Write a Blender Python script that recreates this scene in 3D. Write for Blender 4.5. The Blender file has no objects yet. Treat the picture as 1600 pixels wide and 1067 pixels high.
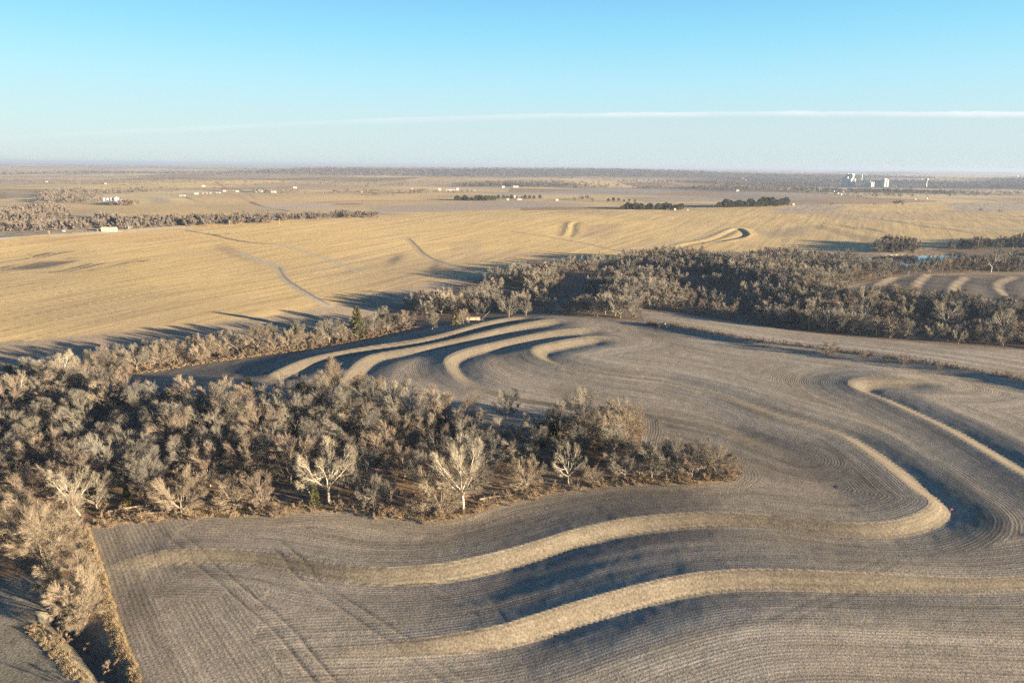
import bpy, math, random
import numpy as np
from mathutils import Vector, Matrix, Quaternion

# ------------------------------------------------------------------ camera, sky, sun, exposure
scene = bpy.context.scene
col = scene.collection
CAM_Z, F = 75.0, 1066.667
PITCH, ROLL = math.radians(14.42), math.radians(0.5)
cam_data = bpy.data.cameras.new("camera")
cam_data.sensor_width = 36.0
cam_data.lens = 24.0
cam_data.clip_start = 1.0
cam_data.clip_end = 120000.0
cam = bpy.data.objects.new("camera", cam_data)
col.objects.link(cam)
CAM_R = Matrix.Rotation(math.pi / 2 - PITCH, 4, 'X') @ Matrix.Rotation(ROLL, 4, 'Z')
cam.matrix_world = Matrix.Translation((0, 0, CAM_Z)) @ CAM_R
scene.camera = cam

SUN_EL, SUN_AZ = math.radians(6.7), math.radians(-22.0)     # azimuth counted from +X
world = bpy.data.worlds.new("World")
scene.world = world
world.use_nodes = True
wn, wl = world.node_tree.nodes, world.node_tree.links
wn.clear()
def wnode(t, **kw):
    n = wn.new(t)
    for k, v in kw.items():
        setattr(n, k, v)
    return n
w_out = wnode('ShaderNodeOutputWorld')
w_bg = wnode('ShaderNodeBackground')
w_bg.inputs['Strength'].default_value = 0.10
sky = wnode('ShaderNodeTexSky', sky_type='NISHITA', sun_disc=False)
sky.sun_elevation = SUN_EL
sky.sun_rotation = math.pi / 2 - SUN_AZ
sky.altitude = 300.0
sky.air_density = 1.0
sky.dust_density = 0.6
sky.ozone_density = 1.6
geo = wnode('ShaderNodeTexCoord')
sep = wnode('ShaderNodeSeparateXYZ')
wl.new(geo.outputs['Generated'], sep.inputs[0])
def wmath(op, a, b=None, c=None, clamp=False):
    n = wnode('ShaderNodeMath', operation=op)
    n.use_clamp = clamp
    for i, v in enumerate((a, b, c)):
        if v is None:
            continue
        if isinstance(v, (int, float)):
            n.inputs[i].default_value = v
        else:
            wl.new(v, n.inputs[i])
    return n.outputs[0]
# the thin cirrus edge: a long plane of cloud low in the north, a little higher to the east
def sky_dir(px, py):
    d = (CAM_R.to_3x3() @ Vector(((px - 800) / F, -(py - 533.5) / F, -1))).normalized()
    return d.x, d.z
line_ = np.array([sky_dir(*p) for p in ((200, 203), (590, 187), (800, 181), (1000, 176), (1300, 173.5), (1600, 177))])
c2_, c1_, c0_ = np.polyfit(line_[:, 0], line_[:, 1], 2)
xc = wmath('MAXIMUM', wmath('MINIMUM', sep.outputs['X'], .75), -.75)
s_z = wmath('SUBTRACT', sep.outputs['Z'], wmath('MULTIPLY_ADD', wmath('MULTIPLY_ADD', xc, float(c2_), float(c1_)), xc, float(c0_ - .07)))
wnz = wnode('ShaderNodeTexNoise')
wnz.inputs['Scale'].default_value = 26.0
wnz.inputs['Detail'].default_value = 6.0
wnz.inputs['Roughness'].default_value = 0.65
wmp = wnode('ShaderNodeMapping')
wmp.inputs['Scale'].default_value = (1.0, 1.0, 3.0)
wl.new(geo.outputs['Generated'], wmp.inputs['Vector'])
wl.new(wmp.outputs[0], wnz.inputs['Vector'])
s_zn = wmath('MULTIPLY_ADD', wnz.outputs['Fac'], 0.0055, wmath('ADD', s_z, -.0027))
CL = 0.0700
edge = wnode('ShaderNodeMapRange', interpolation_type='SMOOTHSTEP')
wl.new(s_zn, edge.inputs['Value'])
for k, v in (('From Min', CL - 0.0006), ('From Max', CL + 0.0016), ('To Min', 1.0), ('To Max', 0.0)):
    edge.inputs[k].default_value = v
below = wnode('ShaderNodeMapRange', interpolation_type='SMOOTHSTEP')
wl.new(s_zn, below.inputs['Value'])
for k, v in (('From Min', CL - 0.0080), ('From Max', CL - 0.0005), ('To Min', 0.0), ('To Max', 1.0)):
    below.inputs[k].default_value = v
rim = wmath('MULTIPLY', edge.outputs[0], below.outputs[0])
eastw = wnode('ShaderNodeMapRange', interpolation_type='SMOOTHSTEP')
wl.new(sep.outputs['X'], eastw.inputs['Value'])
for k, v in (('From Min', -0.55), ('From Max', 0.30), ('To Min', 0.22), ('To Max', 1.0)):
    eastw.inputs[k].default_value = v
rim = wmath('MULTIPLY', rim, eastw.outputs[0])
veil = wmath('MULTIPLY', wmath('MULTIPLY', edge.outputs[0], 0.34), eastw.outputs[0])
# a slightly cooler, more saturated sky
hsv = wnode('ShaderNodeHueSaturation')
hsv.inputs['Saturation'].default_value = 1.25
wl.new(sky.outputs[0], hsv.inputs['Color'])
tint = wnode('ShaderNodeMix', data_type='RGBA', blend_type='MULTIPLY')
tint.inputs[0].default_value = 1.0
wl.new(hsv.outputs[0], tint.inputs[6])
tint.inputs[7].default_value = (0.86, 1.02, 1.05, 1)
mixv = wnode('ShaderNodeMix', data_type='RGBA')
wl.new(veil, mixv.inputs[0])
# the clear winter air: pale at the horizon, deepening evenly to the zenith
grad = wnode('ShaderNodeValToRGB')
GK = 1.42
stops = [(0.0, (.65, .77, .815)), (.07, (.565, .785, .88)), (.11, (.47, .80, .94)), (.16, (.33, .74, .95)), (.22, (.225, .60, .93)), (.34, (.095, .34, .72)), (.58, (.040, .150, .42)), (1.0, (.022, .085, .28))]
for i, (p_, c_) in enumerate(stops):
    e_ = grad.color_ramp.elements[i] if i < 2 else grad.color_ramp.elements.new(p_)
    e_.position = p_
    e_.color = (*c_, 1)
wl.new(sep.outputs['Z'], grad.inputs[0])
gsc = wnode('ShaderNodeVectorMath', operation='SCALE')
gsc.inputs['Scale'].default_value = GK
wl.new(grad.outputs[0], gsc.inputs[0])
mixg = wnode('ShaderNodeMix', data_type='RGBA')
mixg.inputs[0].default_value = 0.95
wl.new(tint.outputs[2], mixg.inputs[6])
wl.new(gsc.outputs[0], mixg.inputs[7])
wl.new(mixg.outputs[2], mixv.inputs[6])
mixv.inputs[7].default_value = (.93, 1.09, 1.13, 1)
mixr = wnode('ShaderNodeMix', data_type='RGBA')
wbr = wnode('ShaderNodeTexNoise')
wbr.inputs['Scale'].default_value = 9.0
wbr.inputs['Detail'].default_value = 5.0
wl.new(geo.outputs['Generated'], wbr.inputs['Vector'])
brk = wnode('ShaderNodeMapRange')
wl.new(wbr.outputs['Fac'], brk.inputs['Value'])
for k, v in (('From Min', .36), ('From Max', .60), ('To Min', .5), ('To Max', 1.0)):
    brk.inputs[k].default_value = v
wl.new(wmath('MULTIPLY', wmath('MULTIPLY', rim, brk.outputs[0]), 0.72), mixr.inputs[0])
wl.new(mixv.outputs[2], mixr.inputs[6])
mixr.inputs[7].default_value = (1.42, 1.48, 1.49, 1)
wl.new(mixr.outputs[2], w_bg.inputs['Color'])
wl.new(w_bg.outputs[0], w_out.inputs['Surface'])

sun_data = bpy.data.lights.new("sun", 'SUN')
sun_data.energy = 5.0
sun_data.angle = math.radians(0.9)
sun_data.color = (1.0, 0.82, 0.58)
sun = bpy.data.objects.new("sun", sun_data)
col.objects.link(sun)
SUN_DIR = Vector((math.cos(SUN_EL) * math.cos(SUN_AZ), math.cos(SUN_EL) * math.sin(SUN_AZ), math.sin(SUN_EL)))
sun.rotation_euler = (-SUN_DIR).to_track_quat('-Z', 'Y').to_euler()
sun.location = SUN_DIR * 400

scene.view_settings.view_transform = 'Standard'
scene.view_settings.look = 'None'
scene.view_settings.exposure = 2.8
scene.view_settings.gamma = 1.0
scene.view_settings.use_curve_mapping = False
scene.render.engine = 'CYCLES'
scene.cycles.max_bounces = 4
scene.cycles.diffuse_bounces = 2
scene.cycles.glossy_bounces = 2
scene.cycles.transparent_max_bounces = 8
scene.cycles.volume_bounces = 0
scene.cycles.use_denoising = False
scene.cycles.sample_clamp_indirect = 6.0

# ------------------------------------------------------------------ helpers
rng = np.random.default_rng(11)
random.seed(11)

def smooth(a, b, x):
    t = np.clip((x - a) / (b - a), 0, 1)
    return t * t * (3 - 2 * t)

def hash2(ix, iy, seed):
    h = (ix.astype(np.int64) * 374761393 + iy.astype(np.int64) * 668265263 + seed * 974634541) & 0x7fffffff
    h = ((h ^ (h >> 13)) * 1274126177) & 0x7fffffff
    h = (h ^ (h >> 16)) & 0xffff
    return h / 65535.0

def vnoise(x, y, seed=0):
    ix, iy = np.floor(x), np.floor(y)
    fx, fy = x - ix, y - iy
    fx, fy = fx * fx * (3 - 2 * fx), fy * fy * (3 - 2 * fy)
    a, b = hash2(ix, iy, seed), hash2(ix + 1, iy, seed)
    c, d = hash2(ix, iy + 1, seed), hash2(ix + 1, iy + 1, seed)
    return (a * (1 - fx) + b * fx) * (1 - fy) + (c * (1 - fx) + d * fx) * fy

def fbm(x, y, scale, seed=0, octv=3):
    s, a, t = 0, 1.0, 0
    for o in range(octv):
        s = s + a * vnoise(x / scale * 2 ** o, y / scale * 2 ** o, seed + o * 17)
        t += a
        a *= 0.5
    return s / t - 0.5

def ray(px, py):
    d = CAM_R.to_3x3() @ Vector(((px - 800) / F, -(py - 533.5) / F, -1))
    return d.x, d.y, d.z

def flat(px, py, z=0.0):
    dx, dy, dz = ray(px, py)
    t = (z - CAM_Z) / min(dz, -1e-4)
    return np.array((dx * t, dy * t))

def spline(pts, step=4.0):
    """Catmull-Rom through the points, resampled."""
    p = np.array(pts, float)
    p = np.vstack((2 * p[0] - p[1], p, 2 * p[-1] - p[-2]))
    out = []
    for i in range(1, len(p) - 2):
        n = max(2, int(np.linalg.norm(p[i + 1] - p[i]) / step))
        for t in np.linspace(0, 1, n, endpoint=False):
            a, b, c, d = p[i - 1], p[i], p[i + 1], p[i + 2]
            out.append(0.5 * ((2 * b) + (c - a) * t + (2 * a - 5 * b + 4 * c - d) * t * t + (3 * b - a - 3 * c + d) * t ** 3))
    out.append(p[-2])
    return np.array(out)

def line_dist(x, y, pl, reach=1e9):
    """unsigned distance, side (+1 right of travel), fraction along; only within reach of the bbox."""
    D = np.full(x.shape, 1e9)
    S = np.ones(x.shape)
    A = np.zeros(x.shape)
    lo, hi = pl.min(0) - reach, pl.max(0) + reach
    m = (x > lo[0]) & (x < hi[0]) & (y > lo[1]) & (y < hi[1])
    if not m.any():
        return D, S, A
    xs, ys = x[m], y[m]
    d, s, a = np.full(xs.shape, 1e18), np.ones(xs.shape), np.zeros(xs.shape)
    seg = np.linalg.norm(np.diff(pl, axis=0), axis=1)
    cum = np.concatenate(([0], np.cumsum(seg)))
    for i in range(len(pl) - 1):
        ax, ay = pl[i]
        bx, by = pl[i + 1] - pl[i]
        L2 = bx * bx + by * by
        if L2 < 1e-9:
            continue
        ex, ey = xs - ax, ys - ay
        t = np.clip((ex * bx + ey * by) / L2, 0, 1)
        qx, qy = ex - t * bx, ey - t * by
        dd = qx * qx + qy * qy
        u = dd < d
        d[u] = dd[u]
        s[u] = np.sign(bx * -ey[u] + by * ex[u])
        a[u] = (cum[i] + t[u] * seg[i])
    D[m], S[m], A[m] = np.sqrt(d), np.where(s == 0, 1, s), a / cum[-1]
    return D, S, A

def inside(x, y, poly):
    r = np.zeros(x.shape, bool)
    n = len(poly)
    for i in range(n):
        x0, y0 = poly[i]
        x1, y1 = poly[(i + 1) % n]
        if y0 == y1:
            continue
        c = ((y0 > y) != (y1 > y)) & (x < (x1 - x0) * (y - y0) / (y1 - y0) + x0)
        r ^= c
    return r

# ------------------------------------------------------------------ the lie of the land
CREEK = spline([flat(*p) for p in [(-900, 700), (-300, 625), (0, 580), (250, 556), (420, 534), (560, 505), (660, 480), (760, 470), (900, 450), (1000, 452), (1150, 478), (1350, 500), (1600, 522), (1900, 560), (2500, 640)]], 40)

def macro(x, y):
    """height of the land without terraces"""
    shp = np.shape(x)
    x, y = np.atleast_1d(np.asarray(x, float)).ravel(), np.atleast_1d(np.asarray(y, float)).ravel()
    r = np.hypot(x, y)
    d, dn = np.full(x.shape, 1e4), np.where(y > 0, 1e4, -1e4)
    k = r < 2600
    d[k], s, _ = line_dist(x[k], y[k], CREEK)
    dn[k] = np.where(s > 0, -d[k], d[k])         # north of the creek is positive
    z = -4.0 * np.exp(-(d / 38.0) ** 2)
    north = np.clip(dn, 0, None)
    z = z + 16 * smooth(10, 620, north) - 8 * smooth(700, 2200, north)
    z = z + smooth(420, 700, r) * (12.0 * fbm(x, y, 420, 3, 2))
    z = z + smooth(1200, 2600, r) * (34.0 * fbm(x, y, 1500, 9, 3))
    z = z + smooth(3000, 9000, r) * (46.0 * fbm(x, y, 4200, 21, 3)) + 8 * smooth(6000, 20000, r)
    # the wooded bluff across the river
    z = z + 42 * np.exp(-((y - 5200) / 650) ** 2) * smooth(-2600, -1300, x) * (1 - smooth(1000, 2600, x))
    # broad swells of the near field
    near = 1 - smooth(380, 520, r)
    z = z + near * 2.4 * fbm(x, y, 90, 5, 2)
    return z.reshape(shp)

def at(px, py):
    """the point of the land seen at a pixel of the 1600 x 1067 photograph"""
    dx, dy, dz = ray(px, py)
    ts = np.geomspace(60, 42000, 420)
    zz = CAM_Z + dz * ts
    g = macro(dx * ts, dy * ts)
    hit = np.nonzero(zz <= g)[0]
    if len(hit) == 0:
        t = ts[-1]
        return np.array((dx * t, dy * t, float(macro(dx * t, dy * t))))
    i = max(1, hit[0])
    lo, hi = ts[i - 1], ts[i]
    tm = np.linspace(lo, hi, 40)
    zz, g = CAM_Z + dz * tm, macro(dx * tm, dy * tm)
    h2 = np.nonzero(zz <= g)[0]
    t = tm[h2[0]] if len(h2) else hi
    return np.array((dx * t, dy * t, float(macro(dx * t, dy * t))))

def world_line(px, step=3.0):
    return spline([at(*p)[:2] for p in px], step)

def world_poly(px):
    return np.array([at(*p)[:2] for p in px])

# terraces: centre lines of the grassed back slopes, the bank falls to the right of travel
TERR = [
    dict(px=[(215, 1062), (300, 1046), (390, 1030), (470, 1020), (560, 1016), (640, 1012), (720, 1004), (800, 991), (900, 960), (1000, 931), (1100, 910), (1200, 905), (1300, 908), (1400, 911), (1500, 914), (1600, 911), (1720, 892), (1860, 850)], amp=1.22, w=1.35, L=11.5, f0=.13, fade=(.32, .02), weak=[(.66, .92, .5)]),
    dict(px=[(150, 893), (200, 880), (260, 870), (330, 869), (400, 872), (470, 885), (540, 897), (620, 900), (700, 894), (760, 882), (800, 872), (850, 857), (900, 841), (950, 829), (1000, 820), (1100, 812), (1200, 815), (1300, 826), (1380, 828), (1430, 820), (1460, 807), (1471, 794), (1459, 781), (1439, 767), (1397, 731), (1340, 692), (1312, 678), (1256, 661), (1200, 644), (1137, 621), (1081, 606), (1039, 596), (969, 588), (912, 579), (870, 569), (845, 558), (845, 547), (875, 540), (912, 533), (955, 529)], amp=1.15, amp2=1.05, w=1.35, w2=3.0, L=11.0, Lu=15.0, Lu2=22.0, fade=(.04, .03), weak=[(0, .14, .6), (.33, .40, .55), (.62, .74, .7)]),
    dict(px=[(1250, 715), (1200, 697), (1123, 672), (1050, 656), (950, 641), (860, 632), (800, 622), (765, 612), (723, 593), (705, 571), (712, 560), (737, 550), (780, 540), (850, 525), (895, 519), (945, 515)], amp=1.0, w=2.6, fade=(.1, .06), weak=[(0, .5, .45)]),
    dict(px=[(538, 625), (548, 595), (562, 577), (575, 566), (600, 556), (650, 547), (700, 536), (750, 525), (800, 514), (850, 505), (895, 500)], amp=1.1, w=2.6, fade=(.05, .1)),
    dict(px=[(425, 596), (437, 587), (462, 575), (487, 565), (525, 556), (575, 547), (650, 536), (700, 525), (750, 511), (800, 500), (832, 494)], amp=1.1, w=2.5, fade=(.05, .1)),
    dict(px=[(1900, 935), (1750, 826), (1600, 738), (1537, 701), (1481, 669), (1425, 643), (1383, 624), (1355, 614), (1342, 606), (1349, 600), (1374, 597), (1414, 597), (1470, 598)], amp=1.1, w=3.5, w2=3.3, L=11.0, Lu=15.0, fade=(.02, .1)),
    dict(px=[(1800, 640), (1700, 619), (1600, 599), (1500, 580), (1400, 564), (1330, 554), (1250, 545), (1190, 538), (1120, 525), (1060, 513), (1010, 506)], amp=1.7, w=2.4, L=5.0, fade=(.02, .15)),
]
for i, t in enumerate(TERR):
    t['line'] = world_line(t['px'], 5.0)
FAR_TERR = [dict(px=p, amp=.9, w=3.2) for p in (
    [(1390, 467), (1378, 455), (1374, 446), (1400, 433)], [(1423, 465), (1430, 450), (1440, 437), (1453, 428)],
    [(1483, 465), (1488, 456), (1495, 444), (1512, 432)], [(1600, 478), (1578, 466), (1561, 452), (1564, 441), (1590, 432)])]
FAR_TERR += [dict(px=p, amp=1.0, w=3.5) for p in (
    [(884, 371), (890, 362), (893, 350), (903, 346)], [(1050, 390), (1070, 382), (1110, 374), (1150, 358), (1166, 364), (1160, 371), (1110, 380)])]
for t in FAR_TERR:
    t['line'] = world_line(t['px'], 4.0)

FIELD_EDGE = world_line([(128, 822), (140, 860), (155, 905), (170, 960), (195, 1030), (225, 1100), (270, 1220)], 4)     # west edge of the near field
WOOD_EDGE = world_line([(128, 822), (180, 812), (250, 806), (340, 801), (440, 797), (520, 793), (580, 796), (630, 805), (680, 808), (720, 801), (780, 782), (850, 768), (920, 758), (1000, 752), (1080, 750), (1128, 745), (1134, 734), (1118, 725), (1060, 722), (1004, 716), (984, 694), (992, 672), (984, 650), (920, 655), (850, 684), (760, 678), (690, 662), (625, 648), (585, 634), (540, 644), (440, 641), (330, 637), (200, 630), (150, 620)], 4)

def terraces(x, y, z0):
    """adds the terraces; returns height, bank mask per terrace, row coordinate"""
    z = z0.copy()
    rowd = np.full(x.shape, 1e9)
    banks = []
    for t in TERR:
        d, s, a = line_dist(x, y, t['line'], 70)
        amp = (t['amp'] + (t.get('amp2', t['amp']) - t['amp']) * smooth(.36, .5, a)) * smooth(t.get('f0', 0), t['fade'][0], a) * (1 - smooth(1 - t['fade'][1], 1, a))
        for (a0, a1, k) in t.get('weak', ()):
            amp = amp * (1 - (1 - k) * smooth(a0 - .07, a0 + .07, a) * (1 - smooth(a1 - .07, a1 + .07, a)))
        sd, L = d * s, t.get('L', 11.0)
        w = t['w'] + .2 + (t.get('w2', t['w']) - t['w']) * smooth(.42, .52, a)
        h = np.zeros(x.shape)
        m = np.abs(sd) <= w
        u_ = sd[m] / w[m]
        h[m] = -(1.25 * u_ - .25 * u_ ** 3)
        up = (sd < -w)
        Lu = t.get('Lu', L) + (t.get('Lu2', t.get('Lu', L)) - t.get('Lu', L)) * smooth(.40, .46, a) * (1 - smooth(.58, .66, a))
        q = np.clip((-sd - w) / Lu, 0, 1)
        h = np.where(up, (1 - q) ** 1.4, h)
        q = np.clip((sd - w) / L, 0, 1)
        h = np.where(sd > w, -(1 - q) ** 1.4, h)
        z += np.where(d < 60, h * amp, 0)
        jag = .3 * (vnoise(x / 1.7, y / 1.7, 71) - .5)
        banks.append(smooth(w + .25, w - .2, np.abs(sd + .1) + jag) * np.clip(amp / .4, 0, 1) * (d < 60))
        rowd = np.minimum(rowd, d)
    for t in FAR_TERR:
        d, s, a = line_dist(x, y, t['line'], 40)
        amp = .55 * t['amp'] * smooth(0, .1, a) * (1 - smooth(.9, 1, a))
        sd, w, L = d * s, t['w'], 10.0
        h = np.where(np.abs(sd) <= w, -np.sin(np.clip(sd / w, -1, 1) * np.pi / 2), 0)
        h = np.where(sd < -w, (1 - np.clip((-sd - w) / L, 0, 1)) ** 2, h)
        h = np.where(sd > w, -(1 - np.clip((sd - w) / L, 0, 1)) ** 2, h)
        z += np.where(d < 30, h * amp, 0)
        banks.append(smooth(w + .6, w - .6, np.abs(sd)) * np.clip(amp, 0, 1) * (d < 30))
        rowd = np.minimum(rowd, d)
    return z, banks, rowd

def ditch(x, y):
    d, s, a = line_dist(x, y, DITCH, 30)
    return -1.9 * np.exp(-(d / 1.8) ** 2) * (d < 25), d
DITCH = world_line([(85, 960), (120, 990), (150, 1025), (180, 1070), (215, 1130), (240, 1200)], 3)

# ------------------------------------------------------------------ ground sheet: one polar grid, split into its fields
fine = np.linspace(-47, 47, 760)
side = np.concatenate((np.linspace(-180, -60, 26), np.linspace(-57, -48, 10)))
ang = np.radians(np.concatenate((side, fine, -side[::-1][:-1])))
rad = np.concatenate(([6, 20, 35, 48], 55 * np.exp(np.arange(0, 1130) * .00585)))
rad = rad[rad < 41000]
A_, R_ = np.meshgrid(ang, rad)
GX, GY = (R_ * np.sin(A_)).ravel(), (R_ * np.cos(A_)).ravel()
NA, NR = len(ang), len(rad)
GR = np.hypot(GX, GY)
GZ0 = macro(GX, GY)
nearm = (GR < 1400) & (GY > -50)
GZ = GZ0.copy()
rowd = np.full(GX.shape, 1e9)
zn, bk, rd = terraces(GX[nearm], GY[nearm], GZ0[nearm])
GZ[nearm], rowd[nearm] = zn, rd
bank_id = np.full(GX.shape, -1)
bank = np.zeros(GX.shape)
best = np.zeros(rd.shape); bid = np.full(rd.shape, -1)
for i, b in enumerate(bk):
    u = b > best
    best[u], bid[u] = b[u], i
bank[nearm], bank_id[nearm] = best, np.where(best > .5, bid, -1)
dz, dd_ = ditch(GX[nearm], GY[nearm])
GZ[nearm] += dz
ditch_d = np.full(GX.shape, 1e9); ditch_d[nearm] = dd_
POND = world_poly([(1335, 402), (1400, 398), (1480, 396), (1505, 401), (1485, 411), (1420, 415), (1360, 413)])
POND_Z = float(np.min(macro(POND[:, 0], POND[:, 1]))) + .3
pd_, _, _ = line_dist(GX, GY, np.vstack((POND, POND[:1])), 40)
pin_ = inside(GX, GY, POND)
GZ = np.where(pin_, np.minimum(GZ, POND_Z - .8), np.where(pd_ < 30, np.minimum(GZ, POND_Z + .3 + pd_ * .10), GZ))
# small clods
GZ += np.where(GR < 500, .05 * fbm(GX, GY, 2.6, 41, 2), 0)

# --- zones (outlines on the land)
wob = lambda sc, am, sd: (GX + am * fbm(GX, GY, sc, sd, 2) * 2, GY + am * fbm(GX, GY, sc, sd + 5, 2) * 2)
WX, WY = wob(6, 1.2, 51)
P_NEARWOOD = np.vstack((WOOD_EDGE, world_poly([(120, 604), (60, 596), (0, 590), (-250, 600), (-420, 760), (-260, 880), (-100, 900), (0, 905), (60, 900), (100, 955), (150, 975), (166, 960), (150, 905), (136, 860)])))
P_CREEKW = world_poly([(150, 600), (200, 588), (330, 568), (470, 550), (600, 527), (700, 507), (770, 500), (860, 493), (960, 500), (1003, 502), (1000, 482), (1060, 489), (1200, 511), (1300, 524), (1480, 539), (1650, 552), (2100, 600), (2100, 500), (1750, 478), (1600, 482), (1450, 472), (1300, 470), (1285, 458), (1330, 445), (1420, 430), (1520, 427), (1650, 425), (2000, 440), (2000, 388), (1600, 382), (1500, 382), (1400, 398), (1150, 397), (970, 404), (850, 416), (740, 438), (650, 468), (560, 505), (480, 525), (330, 545), (180, 565), (60, 585), (-100, 600)])
P_GOLD = world_poly([(-1200, 620), (-400, 565), (0, 535), (200, 523), (330, 507), (440, 492), (520, 480), (600, 460), (700, 438), (850, 413), (980, 402), (1150, 393), (1400, 392), (1600, 378), (1900, 372), (2600, 380), (2600, 320), (1600, 312), (1200, 322), (700, 330), (560, 338), (350, 348), (150, 362), (0, 372), (-400, 390), (-1200, 450)])
P_SIDE = world_poly([(1300, 462), (1335, 447), (1420, 431), (1520, 428), (1650, 427), (2000, 440), (2000, 500), (1750, 477), (1600, 480), (1450, 470)])
P_PAST = world_poly([(-700, 800), (-60, 905), (60, 915), (100, 955), (150, 1000), (215, 1100), (270, 1220), (-700, 1400)])
z_wood = inside(WX, WY, P_NEARWOOD)
z_creek = inside(WX, WY, P_CREEKW)
z_gold = inside(WX, WY, P_GOLD) & ~z_creek
z_side = inside(GX, GY, P_SIDE) & ~z_creek
z_past = inside(WX, WY, P_PAST) & ~z_wood
z_far = (GR > 900) & ~z_gold & ~z_creek
z_near = ~(z_wood | z_creek | z_gold | z_past | z_far)

C = np.zeros((len(GX), 3))
rowamp = np.zeros(len(GX)); speck = np.full(len(GX), .7)
def mixc(m, c, k=1.0):
    k = (np.asarray(m, float) * k)[:, None]
    C[:] = C * (1 - k) + np.array(c) * k
n30, n80, n12 = fbm(GX, GY, 34, 61), fbm(GX, GY, 110, 67), fbm(GX, GY, 9, 73, 2)
# near field: bean and corn residue on dark earth
C[:] = (.238, .199, .148)
mixc(smooth(-.05, .25, n30), (.258, .223, .174), .8)
mixc(smooth(.02, .3, -n30), (.135, .112, .088), .7)
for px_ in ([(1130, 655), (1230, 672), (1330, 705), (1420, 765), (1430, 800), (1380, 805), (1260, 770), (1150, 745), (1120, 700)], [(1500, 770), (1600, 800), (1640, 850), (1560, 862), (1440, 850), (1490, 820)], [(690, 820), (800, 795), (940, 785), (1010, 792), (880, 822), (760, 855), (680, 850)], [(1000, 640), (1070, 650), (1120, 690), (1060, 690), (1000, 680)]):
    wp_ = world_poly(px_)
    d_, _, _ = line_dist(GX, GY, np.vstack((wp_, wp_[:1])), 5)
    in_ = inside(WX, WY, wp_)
    mixc(in_ * smooth(0, 9, np.where(in_, d_, 0) * (1 + 2 * n30)), (.125, .105, .085), .7)      # dark bare earth, little residue, with broad shade of the slopes painted in
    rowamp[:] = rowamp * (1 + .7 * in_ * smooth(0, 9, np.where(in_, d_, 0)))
rowamp[:] = 1.0
# far farmland
cell = 430.0
fx, fy = (GX + 60 * fbm(GX, GY, 900, 81)) / cell, (GY + 140 * fbm(GX, GY, 900, 83)) / (cell * 1.3)
hv = hash2(np.floor(fx), np.floor(fy), 5)
pal = np.array([(.50, .36, .16), (.44, .325, .165), (.39, .29, .17), (.33, .255, .17), (.50, .38, .20), (.27, .19, .11), (.42, .305, .16)])
cf = pal[(hv * 6.99).astype(int)]
C[z_far] = cf[z_far] * (1 + .35 * n80[z_far])[:, None]
rowamp[z_far] = .12; speck[z_far] = .1
wood_far = smooth(.04, .12, fbm(GX, GY, 1700, 91, 3) + .05 * smooth(2500, 3600, GR)) * (GR > 2200)
mixc(wood_far * z_far, (.125, .105, .085))
bluff = np.exp(-((GY - 5000) / 800) ** 2) * smooth(-2600, -1300, GX) * (1 - smooth(1000, 2600, GX))
mixc(smooth(.25, .6, bluff) * z_far, (.11, .095, .08))
# gold stubble
C[z_gold] = (.46, .33, .150)
mixc(z_gold * smooth(0, .25, n80), (.44, .325, .165), .7)
mixc(z_gold * smooth(.04, .2, fbm(GX, GY, 240, 77)), (.34, .25, .145), .8)
rowamp[z_gold] = .8; speck[z_gold] = .35
# drainage lines of the rolling farmland
for sc_, sd_, wd_, al_ in ((520, 31, .010, .5), (800, 37, .012, .55)):
    mixc((z_far | z_gold) * (GR > 420) * (GR < 6000) * smooth(wd_, wd_ * .3, np.abs(fbm(GX, GY, sc_, sd_, 2))) * smooth(-.2, .1, fbm(GX, GY, 150, sd_ + 3)), (.19, .145, .095), al_)
# small terraced field in the creek bend
C[z_side] = (.15, .12, .09)
rowamp[z_side] = 1.3
# woodland floor and pasture
C[z_creek] = (.15, .11, .075)
C[z_wood] = (.18, .12, .075)
mixc(z_wood * smooth(0, .2, n12), (.27, .19, .11), .8)
rowamp[z_creek | z_wood] = 0; speck[z_creek | z_wood] = .9
C[z_past] = (.185, .163, .125)
mixc(z_past * smooth(0, .2, n12), (.235, .205, .155), .8)
mixc(z_past * smooth(0, .2, -n30), (.14, .125, .09), .7)
rowamp[z_past] = .1; speck[z_past] = .8
# grass banks
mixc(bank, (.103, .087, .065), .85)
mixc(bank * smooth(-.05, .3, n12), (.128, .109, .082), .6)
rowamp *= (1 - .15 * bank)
# headland and margins of dry grass
def band(px, w, c, k=1.0, amp=0.2, soft=.5, line=None):
    pl = world_line(px, 4) if line is None else line
    d, s, a = line_dist(GX, GY, pl, w + 8)
    m = smooth(w, w * (1 - soft), d + w * .5 * n12)
    mixc(m, c, k)
    rowamp[:] = rowamp * (1 - m) + amp * m
    return m
m_edge = band(None, 2.6, (.33, .24, .13), .9, 0, line=WOOD_EDGE)
m_edge2 = band(None, 1.8, (.30, .23, .13), .9, 0, line=FIELD_EDGE)
band([(-200, 560), (0, 548), (150, 535), (300, 522), (450, 500), (560, 478), (650, 455)], 16, (.25, .195, .135), .85, .15)      # mown margin below the gold field
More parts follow.
